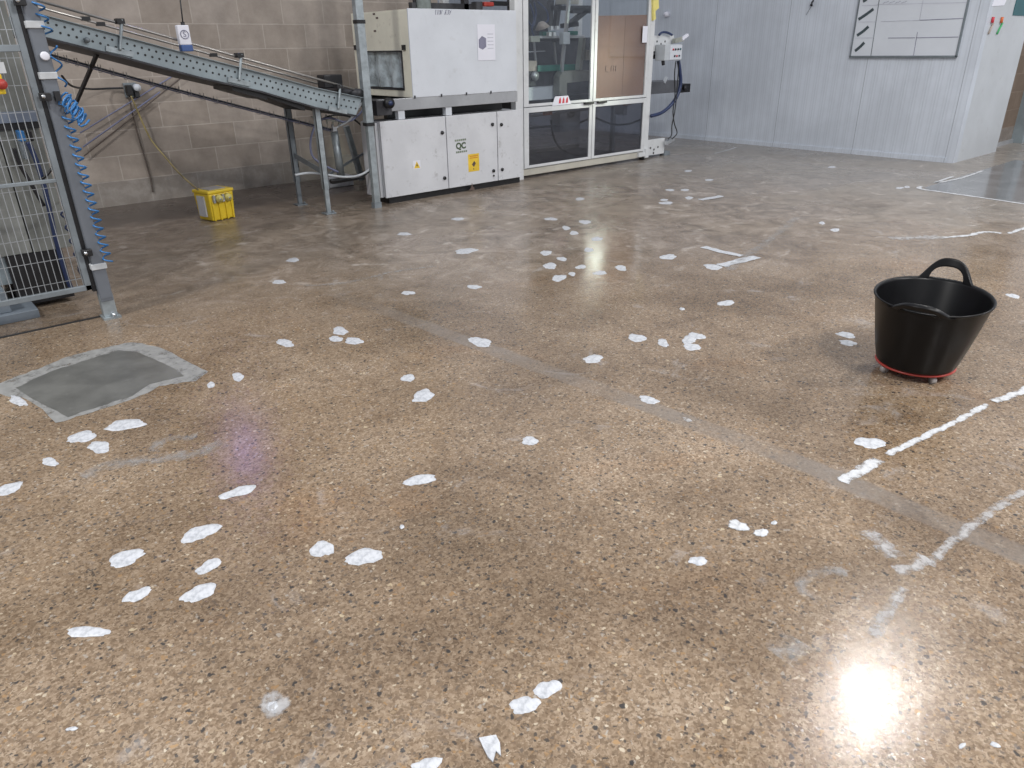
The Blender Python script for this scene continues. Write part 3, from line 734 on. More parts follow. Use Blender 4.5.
# ------------------------------------------------------------------ pneumatic bits between conveyor and cabinet
MB().cyl(PY(334,131,6.45), PY(341.5,178,6.45), .036, 18).build('air_cylinder', M['galv'], label='grey upright air cylinder hanging below the low end of the conveyor', cat='cylinder')
p = PY(334, 129, 6.43); mb = MB()
for a in (.5, 2.2, 3.6): mb.bar(p, p+Vector((.05*math.cos(a), -.02, .05*math.sin(a))), .012, .012)
mb.box(p.x-.02, p.x+.02, p.y-.02, p.y+.02, p.z-.02, p.z+.02); mb.build('air_fitting', M['alu'], label='bright cross-shaped fitting on top of the grey air cylinder', cat='fitting')
st = thing('support_stand', 'pale slanted leg on a broad foot behind the low end of the conveyor', 'stand', F(352,190)+Vector((0,.3,0)))
b0 = F(352,190)+Vector((0,.3,0))
MB().bar(PY(346,126,b0.y), PY(362,180,b0.y), .055, .05).build('leg', M['galv'], st)
bb = PY(352, 184, b0.y); MB().box(b0.x-.13, b0.x+.17, b0.y-.05, b0.y+.10, .0, .11).build('foot_box', M['whitedirty'], st, bevel=.01)
MB().bar(PY(326,176,6.6), PY(366,152,6.6), .02, .02).build('tie_rod', M['galvd'], st)
MB().bar(PY(331,182,6.5), PY(356,178,6.5), .05, .035).build('dark_block', M['black'], st)
MB().tube(spline([PY(x,y,6.35) for x, y in ((368,96),(364,108),(355,118),(344,122),(330,118),(318,122),(311,138),(312,155),(322,164),(338,172))]), .010).build('air_hose', M['bluegrey'], label='looping blue-grey air hose hanging below the conveyor low end', cat='hose')
MB().tube(spline([PY(x,y,6.25) for x, y in ((369,84),(364,98),(356,112),(347,122),(338,126))]), .009).build('grey_hose', M['trimw'], label='pale thin hose curving down between conveyor end and pole', cat='hose')
MB().tube(spline([PY(x,y,6.2) for x, y in ((295,175),(310,173),(328,175),(345,177),(360,175),(370,168),(373,155))]), .011).build('white_hose', M['trimw'], label='long white hose sagging from the rear conveyor leg to the pole', cat='hose')
MB().tube(spline([PY(x,y,6.28) for x, y in ((330,181),(345,180),(360,177),(368,171),(374,163))]), .016).build('black_hose', M['black'], label='thick black hose beside the white one at the pole', cat='hose')
MB().tube(spline([PY(x,y,6.5) for x, y in ((322,119),(335,115),(350,117),(362,126))]), .008).build('black_loop', M['dark'], label='thin black loop of cable under the conveyor low end', cat='cable')
mb = MB()
for k in range(5): p = PY(314+k*6, 112+k*1.2, 6.5); mb.bar(p, p+Vector((0,0,-.085)), .012, .012)
mb.bar(PY(311,117,6.5), PY(345,123,6.5), .012, .012); mb.build('wire_cage', M['olive'], label='small dark wire cage hooked under the conveyor low end', cat='wire cage')

# ------------------------------------------------------------------ upright pole before the cabinet
pl = thing('upright_pole', 'tall galvanised square pole standing at the left end of the white cabinet', 'pole', (3.535, 6.03, 0))
MB().box(3.505, 3.565, 6.00, 6.05, 0.05, 1.03).build('lower_section', M['galv'], pl, bevel=.003)
MB().box(3.495, 3.568, 5.995, 6.055, 1.03-.30, 2.5).build('upper_section', M['galv'], pl, bevel=.003)
for z in (1.56, .74): MB().box(3.490, 3.573, 5.990, 6.058, z-.014, z+.014).build('band', M['black'], pl, 'black band')
MB().box(3.498, 3.572, 5.995, 6.055, 0, .05).build('foot', M['galvd'], pl)

# ------------------------------------------------------------------ white electrical cabinet
cb = thing('machine_cabinet', 'long white low machine cabinet with three doors under the heat tunnel', 'cabinet', (4.5, 6.5, .0))
XC0, XC1 = 3.665, 5.40
MB().box(XC0, XC1, 6.085, 6.37, .070, .742).build('carcass', M['whitedirty'], cb, bevel=.004)
for y0, y1 in ((6.10, 6.17), (6.18, 6.25), (6.27, 6.37)): MB().box(XC0-.03 if y0 < 6.2 else XC0-.02, XC0, y0, y1, .065, .735).build('side_panel', M['whitedirty'], cb, bevel=.003)
for x0, x1, kx, ks in ((3.668, 4.402, 4.355, (.60, .17)), (4.412, 5.052, 4.99, (.63, .17, .12)), (5.062, 5.395, 5.11, (.62, .17))):
    d = MB().box(x0, x1, 6.06, 6.084, .062, .748).build('door', M['whitedirty'], cb, bevel=.003)
    for z in ks:
        r = .017 if z != .12 else .009
        MB().cyl((kx, 6.062, z), (kx, 6.048, z), r, 14).build('lock', M['black'], d, 'black round quarter-turn lock')
p = PY(472, 187, 6.06); mb = MB(); mb.prism([(p.x-.05,6.056,p.z-.03),(p.x+.03,6.056,p.z-.03),(p.x+.025,6.056,p.z-.005),(p.x+.01,6.056,p.z),(p.x,6.056,p.z+.04),(p.x-.015,6.056,p.z-.008)], (0,.004,0)); mb.build('chipped_paint', M['ink'], cb, 'dark chipped spot at the lower edge')
for X_ in (3.75, 4.6, 5.3):
    for Yf in (6.18, 6.33): MB().cyl((X_, Yf, 0), (X_, Yf, .062), .03, 14).build('levelling_foot', M['black'], cb)
MB().box(3.72, 5.39, 6.095, 6.35, .0, .069).build('under_cabinet_shade', M['black'], cb, 'black block standing in for the shade under the cabinet')  # black block added to paint in the shade under the cabinet
MB().box(3.9, 5.33, 6.30, 6.36, .742, .828).build('beam_gap_shade', M['black'], cb)  # black bar added to paint in the shade of the gap below the beam
# stickers
c = PY(417, 165, 6.058); tri = MB(); w = .075
tri.prism([(c.x-.035,6.0585,c.z-.03),(c.x+.035,6.0585,c.z-.03),(c.x,6.0585,c.z+.035)], (0,.0015,0))
wt = MB().box(c.x-.042, c.x+.042, 6.059, 6.060, c.z-.037, c.z+.042).build('warning_label', M['paper'], cb, 'small yellow triangle electrical warning')
tri.build('warning_triangle', M['sticker'], wt)
z0 = MB(); z0.prism([(c.x+.004,6.0575,c.z+.018),(c.x-.010,6.0575,c.z-.006),(c.x,6.0575,c.z-.006),(c.x-.004,6.0575,c.z-.024),(c.x+.011,6.0575,c.z+.002),(c.x+.001,6.0575,c.z+.002)], (0,.001,0)); z0.build('lightning_bolt', M['ink'], wt)
a, b = PY(468, 154.5, 6.058), PY(479.5, 170.5, 6.058)
ys = MB().box(a.x, b.x, 6.0585, 6.060, b.z, a.z).build('hazard_sticker', M['sticker'], cb, 'yellow square sticker with a black diamond')
mx, mz = (a.x+b.x)/2, b.z+(a.z-b.z)*.42
MB().prism([(mx-.025,6.0575,mz-.002),(mx,6.0575,mz-.03),(mx+.026,6.0575,mz+.006),(mx+.006,6.0575,mz+.03)], (0,.001,0)).build('diamond_mark', M['ink'], ys)
MB().disc((mx-.004, 6.0575, mz-.048), .007, (0,-1,0), 8).build('dot_mark', M['ink'], ys)
mb = MB()
for k in range(2): mb.box(a.x+.02, b.x-.015, 6.0575, 6.058, a.z-.024-k*.018, a.z-.018-k*.018)
mb.build('small_print', M['orange'], ys)
c = PY(461, 146, 6.058)
qc = text_mb('QC', .080, front_matrix(Vector((c.x, 6.0585, c.z))), bold=.0035).build('lettering', M['green_ink'], cb, 'bold dark QC lettering')
for dz, sx in ((.056, 0), (-.056, .008)):
    mb = MB()
    for k in range(6):
        x = c.x-.072+k*.024+sx; mb.box(x, x+.018, 6.058, 6.0595, c.z+dz-.009+k*.0005, c.z+dz+.009+k*.0005)
    mb.build('small_print', plain('green_grey_print', (.20,.24,.18), .6), qc)

# ------------------------------------------------------------------ heat tunnel on the cabinet
ht = thing('heat_tunnel', 'white boxy heat tunnel with an open steel mouth on top of the cabinet', 'heat tunnel', (4.6, 6.5, .75))
XB = 4.052; XE = 5.335
MB().box(3.685, XE+.01, 6.065, 6.12, .828, .932).build('side_beam', M['steel'], ht, 'long grey steel beam', bevel=.003)
MB().box(3.685, XE+.01, 6.98, 7.05, .828, .932).build('side_beam', M['darkmetal'], ht, bevel=.003)  # rear beam coloured dark so the gap below it reads as shade
MB().box(3.70, XE, 6.12, 6.98, .86, .90).build('bed', M['darkmetal'], ht)
MB().box(3.64, 3.80, 6.045, 6.20, .80, .93).build('end_bearing_block', M['darkmetal'], ht, bevel=.005)
for x in (4.1, 5.2): MB().box(x, x+.06, 6.98, 7.04, 0, .828).build('rear_leg', M['darkmetal'], ht)
p = PY(387.5, 103, 6.04); MB().cyl(p, p+Vector((0,-.05,0)), .045, 20).build('hand_knob', M['black'], ht, 'black knob')
MB().cyl(p+Vector((0,-.05,0)), p+Vector((0,-.056,0)), .022, 14).build('knob_cap', M['bluedk'], ht)
for x in (400.5, 448): p = PY(x, 112, 6.09); MB().box(p.x-.035, p.x+.035, 6.075, 6.13, .752, .828).build('spacer_block', M['white'], ht, 'white spacer block')
# hood : front sheet, top, back, left face with mouth
hd = MB().box(XB, XE, 6.06, 6.075, .932, 1.672).build('front_cover', M['white'], ht, 'clean white front cover', bevel=.003)
MB().box(XB+.004, XE, 6.075, 7.065, 1.655, 1.668).build('top_cover', M['cream'], ht)
MB().box(XB+.004, XE, 7.05, 7.065, .932, 1.655).build('rear_cover', M['cream'], ht)
MB().box(XE-.012, XE, 6.075, 7.05, .932, 1.655).build('end_cover', M['cream'], ht)
y_a, y_b = PX(402, 60, XB).y, PX(366, 60, XB).y
y_a = 6.205; y_b = 6.90; zt, zb = PX(395, 51, XB).z, PX(395, 89, XB).z
for (a_, b_, c_, d_) in ((6.075, y_a, .932, 1.655), (y_b, 7.05, .932, 1.655), (y_a, y_b, zt, 1.655), (y_a, y_b, .932, zb)):
    MB().box(XB, XB+.012, a_, b_, c_, d_).build('end_face', M['cream'], ht, bevel=.002)
MB().box(XB-.006, XB+.002, y_a-.01, y_b+.01, zb-.008, zb+.006).box(XB-.006, XB+.002, y_a-.012, y_a+.006, zb, zt).box(XB-.006, XB+.002, y_a-.01, y_b+.01, zt-.010, zt+.004).build('mouth_edge', M['darkmetal'], ht)
mb = MB(); cols = 14
for k in range(cols):
    u0, u1 = k/cols, (k+1)/cols; y0, y1 = y_a+.03+(y_b-y_a-.03)*u0, y_a+.03+(y_b-y_a-.03)*u1
    f0, f1 = .02*math.sin(u0*17), .02*math.sin(u1*17)
    mb.add([(XB+.05+f0,y0,zb+.01),(XB+.05+f1,y1,zb+.01),(XB+.035+f1*.3,y1,zt),(XB+.035+f0*.3,y0,zt)], [(0,1,2,3)], True)
mb.build('mouth_curtain', M['oven'], ht, 'wavy steel-grey curtain in the tunnel mouth')
for x, y in ((404.5,47.5), (356.5,47.5)): p = PX(x, y, XB); MB().box(XB-.02, XB, p.y-.02, p.y+.02, p.z-.022, p.z+.022).build('latch', M['black'], ht, 'small black latch')
for x, y in ((374,14),(377,18),(375,31)): p = PX(x, y, XB); MB().box(XB-.002, XB, p.y-.02, p.y+.02, p.z-.008, p.z+.008).build('scribble', M['ink'], ht)
mb = MB(); zz = PY(460, 12.6, 6.059).z; x0 = PY(435.5, 12.6, 6.059).x; x1 = PY(451, 13, 6.059).x
for k in range(9):
    if k == 4: continue
    x = x0+(x1-x0)*k/9; mb.bar((x, 6.0585, zz-.02), (x+.012*(k % 3), 6.0585, zz+.02), .001, .006, (0,1,0)); mb.bar((x, 6.0585, zz+(-.018 if k % 2 else .018)), (x+.018, 6.0585, zz+(.0 if k % 3 else .018)), .001, .005, (0,1,0))
mb.build('handwriting', M['greyink'], hd, 'illegible black handwriting along the top')
for x in (414.7, 441.5, 466.5, 491): p = PY(x, 95, 6.058); MB().box(p.x-.006, p.x+.006, 6.052, 6.062, .925, .950).build('cover_clip', M['darkmetal'], ht)
a, b = PY(477, 24.3, 6.057), PY(495.5, 60, 6.057)
nt = MB().box(a.x, b.x, 6.056, 6.058, b.z, a.z).build('paper_sheet', M['paper'], label='white paper sheet with a small grey pallet drawing on the tunnel cover', cat='paper')
w, h = b.x-a.x, a.z-b.z; mb = MB()
mb.prism([(a.x+w*.06,6.0552,a.z-h*.42),(a.x+w*.25,6.0552,a.z-h*.32),(a.x+w*.48,6.0552,a.z-h*.38),(a.x+w*.48,6.0552,a.z-h*.62),(a.x+w*.27,6.0552,a.z-h*.70),(a.x+w*.06,6.0552,a.z-h*.64)], (0,.0006,0)); mb.build('pallet_drawing', M['greyink'], nt)
mb = MB()
for k in range(5): mb.box(a.x+w*.56, a.x+w*.90, 6.0552, 6.0558, a.z-h*(.275+.1*k), a.z-h*(.255+.1*k))
mb.build('small_print', M['palegrey'], nt)
# duct and parts on top of the hood
p = PY(425, 8, 6.7); MB().cyl((p.x, 6.75, 1.668), (p.x, 6.75, 2.6), .09, 24).build('duct_pipe', M['galv'], label='vertical pale duct pipe rising from the heat tunnel top', cat='duct')
rk = thing('motor_bracket', 'dark motor bracket with a red clamp above the heat tunnel', 'bracket', (4.95, 6.6, 1.67))
MB().box(4.55, 5.33, 6.72, 6.78, 1.70, 1.76).build('rail', M['darkmetal'], rk); MB().box(4.6, 4.66, 6.72, 6.78, 1.668, 2.3).build('post', M['darkmetal'], rk)
MB().box(5.2, 5.26, 6.72, 6.78, 1.668, 2.3).build('post', M['darkmetal'], rk)
p = PY(486, 3.2, 6.5); MB().box(p.x-.06, p.x+.07, 6.45, 6.55, p.z-.03, p.z+.01).build('clamp', M['red'], rk, 'red clamp', bevel=.01); MB().box(p.x-.16, p.x-.08, 6.46, 6.54, 1.668, p.z+.01).build('post', M['darkmetal'], rk)
MB().box(p.x+.08, p.x+.36, 6.47, 6.53, p.z-.02, p.z+.02).build('arm', M['black'], rk)

# ------------------------------------------------------------------ glazed wrapping machine
YG = 6.20; XL0, XL1, XR0, XR1 = 5.43, 5.625, 7.585, 7.668
wm = thing('wrapping_machine', 'tall white-framed wrapping machine with glazed guard doors beside the heat tunnel', 'machine', (6.55, 6.8, 0))
def P_(nm, mat, *b, label=None, bevel=.003, par=None): return MB().box(*b).build(nm, M[mat], par or wm, label, bevel=bevel)
P_('corner_post', 'frame', XL0, 5.535, YG-.01, YG+.07, .0, 2.3)
P_('corner_post', 'frame', XR0, XR1, YG-.01, YG+.07, .06, 2.3)
P_('corner_post', 'frame', XL0, XL0+.08, 7.40, 7.48, .0, 2.3); P_('corner_post', 'frame', XR0, XR1, 7.40, 7.48, .06, 2.3)
P_('top_rail', 'frame', XL0, XR1, YG, YG+.07, 2.22, 2.3); P_('top_rail', 'frame', XL0, XR1, 7.40, 7.47, 2.22, 2.3)
P_('plinth_rail', 'beige', 5.535, XR0, YG+.002, YG+.06, .035, .105)
P_('plinth_rail', 'beige', XL0, XR1, 7.40, 7.46, .035, .105)
P_('base_tray', 'darkmetal', XL0+.05, XR1-.05, YG+.25, 7.38, .05, .06)
# doors
for x0, x1, lab in ((5.545, 6.612, 'left'), (6.622, XR0-.004, 'right')):
    for z0, z1, g, nm in ((.755, 2.20, 'glassup', 'upper_door'), (.115, .745, 'glasslow', 'lower_door')):
        s_ = .052 if x0 < 6 else .035; w1 = .035 if x0 < 6 else .02
        mb = MB(); a = x0; e = x1; l_ = .07 if x0 < 6 else .045; r_ = .045
        mb.box(a, a+l_, YG-.012, YG+.012, z0, z1).box(e-r_, e, YG-.012, YG+.012, z0, z1).box(a+l_, e-r_, YG-.012, YG+.012, z1-.05, z1).box(a+l_, e-r_, YG-.012, YG+.012, z0, z0+.028)
        d = mb.build(nm, M['frame'], wm, bevel=.002)
        MB().box(a+l_-.005, e-r_+.005, YG-.001, YG+.004, z0+.025, z1-.045).build('pane', M[g], d, 'clear guard pane' if g == 'glassup' else 'smoked lower guard pane')
    hx = 6.46 if x0 < 6 else 6.68
    hz = PY(580, 103.5, YG-.02).z if x0 < 6 else PY(602, 102, YG-.02).z
    MB().box(hx, hx+.15, YG-.045, YG-.012, .733, .757).build('pull_handle', M['black'], wm, 'black bar handle', bevel=.004)
mb = MB(); mb.box(5.545, XR0, YG+.02, YG+.04, .72, .775); mb.build('mid_rail', M['frame'], wm)
MB().cyl((7.62, 6.24, 0), (7.62, 6.24, .062), .035, 14).build('castor_foot', M['black'], wm); MB().cyl((5.50, 7.44, 0), (5.50, 7.44, .03), .03, 12).build('castor_foot', M['black'], wm)
MB().cyl((7.62, 7.44, 0), (7.62, 7.44, .062), .035, 14).build('castor_foot', M['black'], wm)
MB().box(7.48, 7.60, YG-.03, YG+.0, .05, .10).build('lower_bracket', M['frame'], wm)
MB().box(7.60, 7.665, YG-.035, YG-.011, .03, .14).build('latch_plate', M['frame'], wm)
# orange door switches and hand warning plate
for x, y in ((548.5, 113), (628, 103.5)):
    p = PY(x, y, YG+.03); MB().box(p.x-.06, p.x+.06, YG+.03, YG+.06, p.z-.022, p.z+.022).build('door_switch', M['orange'], wm, 'orange-red door switch')
p = PY(562, 101, YG-.02); hw = MB(); q = [PY(552,106,YG-.016), PY(571,104,YG-.016), PY(568,95.5,YG-.016), PY(555,96.5,YG-.016)]
hw.prism([(v.x, YG-.018, v.z) for v in q], (0,.004,0)); hp = hw.build('hand_warning_plate', M['paper'], wm, 'white trapezoid plate with red hand symbols')
mb = MB()
for k in range(3):
    x = q[0].x+.10+k*.055; mb.prism([(x,YG-.0195,q[0].z+.02),(x+.034,YG-.0195,q[0].z+.022),(x+.036,YG-.0195,q[0].z+.06),(x+.024,YG-.0195,q[0].z+.085),(x+.008,YG-.0195,q[0].z+.06)], (0,.001,0))
mb.build('hand_symbol', M['redink'], hp)
# cardboard behind/over the right pane
a, b = PY(595.5, 14.5, YG-.016), PY(647.5, 95, YG-.016); zr = PY(646, 93.5, YG).z
cbd = thing('cardboard_sheet', 'large brown cardboard sheet covering the right guard window', 'cardboard', ((a.x+b.x)/2, YG-.02, .79))
X0, X1 = 6.65, 7.56; ZT = 1.665
mb = MB(); mb.prism([(X0,YG+.012,.785),(X1,YG+.012,.785),(X1-.005,YG+.012,ZT),(X0+.004,YG+.012,ZT-.02)], (0,.006,0)); mb.build('sheet', M['cardboard'], cbd)
MB().box(X0, X1, YG+.0100, YG+.0120, 1.33, 1.3325).box(X0+.50, X0+.503, YG+.0100, YG+.0120, .79, 1.64).build('crease', plain('crease_line', (.27,.165,.115), .8), cbd)
lx = PY(612.5, 64, YG-.027); mb = MB()
def st_(x0, z0, x1, z1): mb.bar((lx.x+x0, YG+.0105, lx.z+z0), (lx.x+x1, YG+.0105, lx.z+z1), .001, .007, (0,1,0))
for sgm in ((-.05,.12,.04,.12),(0,.08,.10,.08),(.02,.05,.07,.05),(.02,.02,.07,.02),(-.07,-.02,-.02,-.02),(-.075,-.02,-.08,-.07),(-.08,-.07,-.02,-.09),(.02,-.02,.02,-.08),(.02,-.02,.10,-.02),(.06,-.02,.06,-.08),(.10,-.02,.10,-.08),(.03,-.11,.09,-.11)): st_(*sgm)
mb.build('handwriting', M['ink'], cbd, 'illegible sideways pen writing')
a, b = PY(640.5, 26, YG-.028), PY(647, 42.5, YG-.028)
MB().box(7.44, 7.53, YG-.015, YG-.013, b.z, a.z).build('paper_note', M['paper'], cbd, 'small white note')
# innards
def inn(nm, mat, x0, x1, Y, th, pa_, pb_, label=None):
    a, b = PY(*pa_, Y), PY(*pb_, Y); return MB().box(min(a.x,b.x), max(a.x,b.x), Y, Y+th, min(a.z,b.z), max(a.z,b.z)).build(nm, M[mat], wm, label, bevel=.003)
inn('drive_housing', 'white', 0, 0, 6.62, .35, (524,84), (557,98.5), 'white drive housing')
inn('film_bed', 'darkmetal', 0, 0, 6.60, .6, (524,71.5), (572,84))
inn('base_beam', 'darkmetal', 0, 0, 6.66, .5, (524,98.5), (592,104))
inn('side_block', 'tan', 0, 0, 6.58, .3, (526,61), (537,71), 'tan block')
inn('green_guide', 'greenpl', 0, 0, 6.56, .05, (538,65.5), (577,70), 'green plastic guide')
inn('rear_housing', 'darkmetal', 0, 0, 7.1, .2, (520,38), (590,108))
inn('rear_housing', 'darkmetal', 0, 0, 7.15, .2, (518,-4), (548,40))
inn('upper_shelf', 'frame', 0, 0, 6.60, .35, (540,35.6), (585,38))
inn('shelf_underside', 'black', 0, 0, 6.62, .33, (541,38), (585,41))
inn('green_guide', 'greenpl', 0, 0, 6.58, .06, (543,31.5), (556,35.6)); inn('green_guide', 'greenpl', 0, 0, 6.58, .06, (569,31), (578,35))
inn('upper_box', 'beige', 0, 0, 6.55, .2, (568,-6), (579,4), 'beige box')
inn('motor', 'olive', 0, 0, 6.5, .2, (531,36), (540,42)); inn('valve_block', 'beige', 0, 0, 6.52, .15, (586,50), (590,60))
mb = MB(); arch = [(559.5,95),(559.5,77),(563,71),(590,70),(590,80.5),(567,83),(567,95)]
mb.prism([PY(*q, 6.5) for q in arch], (0,.10,0)); mb.build('arch_casting', M['olive'], wm, 'olive-grey arch casting')
MB().bar(PY(578.5,70,6.52), PY(582.5,38,6.52), .07, .05).build('arch_arm', M['olive'], wm)
MB().bar(PY(561.5,72,6.46), PY(569,0,6.46), .035, .03).build('vertical_rod', M['alu'], wm, 'pale upright rod')
p = PY(565.5, 37, 6.44); MB().box(p.x-.06, p.x+.045, 6.41, 6.48, p.z-.075, p.z+.05).build('rod_clamp', M['trimw'], wm, bevel=.006)
p = PY(541, 25, 6.5); mb = MB(); mb.cyl(p+Vector((.0,0,.03)), p+Vector((.02,0,-.03)), .03, 14, .085); mb.build('suction_cup', M['tan'], wm, 'pale cone cup')
for a, b in (((551,0),(549,26)), ((559,0),(555,29)), ((567,26),(588,9)), ((562,26),(577,24)), ((548,8),(590,8)), ((571,11),(590,11))):
    MB().bar(PY(*a, 6.75), PY(*b, 6.75), .06, .05).build('carriage_bar', M['darkmetal'], wm)
for pts in (((530,4),(534,18),(532,30),(536,40)), ((538,2),(546,10),(548,20),(543,24)), ((527,20),(533,26),(536,14),(534,2))):
    MB().tube(spline([PY(x,y,6.55) for x, y in pts]), .010).build('inner_hose', M['bluedk'], wm)
for k, y in enumerate((51,)): MB().bar(PY(527,y+1,6.7), PY(545,y,6.7), .012, .012).build('cross_rod', M['steel'], wm)
for x in (534, 554): MB().bar(PY(x,42,6.72), PY(x+2,64,6.72), .02, .02).build('inner_post', M['steel'], wm)
for x, y in ((553.5,34),(549,34),(557,28),(551,28)): p = PY(x,y,6.5); MB().box(p.x-.02,p.x+.02,6.48,6.52,p.z-.02,p.z+.02).build('clip_block', M['frame'], wm)
p = PY(536,76,6.57); MB().cyl(p, p+Vector((0,.1,0)), .05, 18).build('roller', M['steel'], wm)
MB().box(PY(560,110,6.45).x, PY(580,110,6.45).x, 6.45, 6.6, .42, .72).build('lower_bracket_plate', M['trimw'], wm, 'pale bracket plate behind the smoked pane')
p = PY(570,113,6.44); MB().cyl(p, p+Vector((0,-.03,0)), .05, 16).build('lower_knob', M['black'], wm)
for pts in (((551,120),(553,135),(560,148),(575,155),(588,154)), ((596,118),(612,124),(628,124),(642,119)), ((530,128),(552,126),(575,124),(590,118))):
    MB().tube(spline([PY(x,y,6.5) for x, y in pts]), .012).build('inner_cable', M['black'], wm)
MB().cyl(PY(531,116,6.3), PY(588,109,6.3), .014, 10).build('guide_rod', M['alu'], wm); MB().cyl(PY(598,107,6.3), PY(640,102,6.3), .010, 10).build('guide_rod', M['alu'], wm)
MB().box(7.35, 7.42, 6.35, 6.5, .55, .72).build('valve_block', M['frame'], wm)
# right-hand outfeed: bracket plate, operator box, levers
a, b = PY(654.5, 35.5, 6.26), PY(673, 51, 6.26)
bpl = MB().box(7.668, b.x, 6.26, 6.29, b.z, a.z).build('outfeed_plate', M['frame'], wm, 'white bracket plate with holes', bevel=.002)
mb = MB()
for x, y in ((657,41.5),(661,44),(665,41.5),(660.5,49)): p = PY(x, y, 6.259); mb.disc((p.x, 6.2585, p.z), .013, (0,-1,0), 10)
mb.build('plate_hole', M['black'], wm)
a, b = PY(653.5, 51, 6.26), PY(668, 58.5, 6.26); MB().box(7.668, b.x, 6.28, 6.40, b.z, a.z).build('gripper', M['black'], wm, bevel=.004)
MB().box(7.70, b.x-.05, 6.27, 6.28, b.z+.05, b.z+.075).build('gripper_finger', M['alu'], wm)
ob = thing('control_box', 'pale grey push-button control box at the right side of the glazed machine', 'control box', PY(673, 60, 6.10))
a, b = PY(665.5, 44.5, 6.10), PY(681.5, 60, 6.10)
MB().box(a.x, b.x-.01, 6.10, 6.25, b.z, a.z).build('housing', M['trimw'], ob, bevel=.005)
MB().box(a.x+.09, b.x-.015, 6.092, 6.10, b.z+.008, a.z-.012).build('front_panel', M['white'], ob)
for i, (x, y, mt) in enumerate(((673.2,49.5,'redink'),(675.5,49.3,'black'),(678,49.2,'black'),(680.3,49,'teal'),(674.5,56,'black'),(676.7,56,'redink'),(679,55.8,'black'))):
    p = PY(x, y, 6.09); MB().cyl((p.x,6.092,p.z), (p.x,6.08,p.z), .011, 10).build('push_button', M[mt], ob)
MB().cyl((a.x+.06, 6.17, b.z), (a.x+.075, 6.17, b.z-.05), .02, 12).build('cable_gland', M['darkmetal'], ob)
MB().box(b.x-.13, b.x-.09, 6.25, 6.28, a.z-.1, a.z).build('mounting_arm', M['galvd'], ob)
lv = MB().bar(PY(674,41,6.2), PY(682.5,39,6.2), .05, .05).build('lever_block', M['olive'], wm); MB().bar(PY(681.5,39.5,6.18), PY(687.5,34.8,6.18), .035, .03).build('lever_tip', M['paper'], lv, 'white lever tip')
MB().tube(spline([PY(x,y,6.22) for x, y in ((659,35),(662,32.5),(667,32.5),(672,35))]), .014).build('plate_hose', M['bluedk'], wm)
MB().tube(spline([PY(x,y,6.16) for x, y in ((678.5,61),(680,72),(680.5,84),(677,96),(670,106),(661,113),(651,116))]), .022).build('trunk_hose', M['bluedk'], label='thick dark blue hose curving from the control box into the machine', cat='hose')
MB().tube(spline([PY(x,y,6.14) for x, y in ((676,61),(674.5,75),(675,95),(673,112),(674.5,124),(677,133),(672,139))]), .007).build('thin_cable', M['dark'], label='thin black cable hanging from the control box to the foot plate, left one', cat='cable')
MB().tube(spline([PY(x,y,6.14) for x, y in ((679,61),(677,90),(675,110),(672,125),(671.5,135),(668,139))]), .007).build('thin_cable', M['dark'], label='thin black cable hanging from the control box to the foot plate, right one', cat='cable')
a, b = PY(652, 82, 6.9), PY(679.5, 92, 6.9); oc = thing('outfeed_conveyor', 'short dark grey outfeed beam with a black end sticking out of the machine', 'conveyor', (8.0, 6.95, 0))
MB().box(7.5, b.x, 6.9, 7.2, b.z, a.z).build('beam', plain('mid_grey_paint', (.13,.135,.15), .5), oc, bevel=.004)
c_ = PY(689, 92, 6.9); MB().box(b.x, c_.x, 6.88, 7.22, c_.z, PY(689,83.5,6.9).z).build('end_block', M['black'], oc, 'black end block', bevel=.008)
p = PY(685, 88, 6.87); MB().cyl(p, p+Vector((0,-.02,0)), .035, 14).build('end_roller', M['darkmetal'], oc)
MB().box(7.9, 7.95, 7.0, 7.05, 0, b.z+.02).build('leg', M['galvd'], oc); MB().bar(PY(664,83,6.9), PY(666.5,77,6.9), .04, .02).build('sensor_tab', M['trimw'], oc)
# foot plate
fp = thing('foot_bracket', 'white perforated foot bracket low at the right end of the machine', 'bracket', (7.95, 6.3, 0))
MB().box(7.668, 8.10, 6.26, 6.29, .03, .225).build('plate', M['frame'], fp, bevel=.003)
mb = MB()
for x, y in ((650.5,148),(654,149.5),(658,147),(653.5,153)): p = PY(x, y, 6.258); mb.disc((p.x, 6.2585, p.z), .014, (0,-1,0), 10)
mb.build('hole', M['black'], fp)
MB().box(7.70, 8.13, 6.29, 6.60, .05, .07).build('tread', M['darkmetal'], fp); MB().box(8.10, 8.22, 6.25, 6.33, .0, .05).build('pad', M['galvd'], fp)
MB().bar(PY(666,143,6.2), PY(673,138.5,6.2), .05, .045).build('pedal', M['alu'], fp, 'bright metal pedal'); MB().box(7.75, 7.79, 6.30, 6.36, 0, .05).build('stub_foot', M['galvd'], fp)
# yellow gloves on post
mb = MB(); q = [PY(*v, 6.16) for v in ((653,-6),(658.5,-6),(659,8),(655.5,11),(656,19),(653.5,20.5),(653.5,9))]
mb.prism(q, (0,.03,0)); mb.build('hanging_tag', M['yellowlt'], label='pale yellow cloth tag hanging on the right post of the glazed machine', cat='tag')

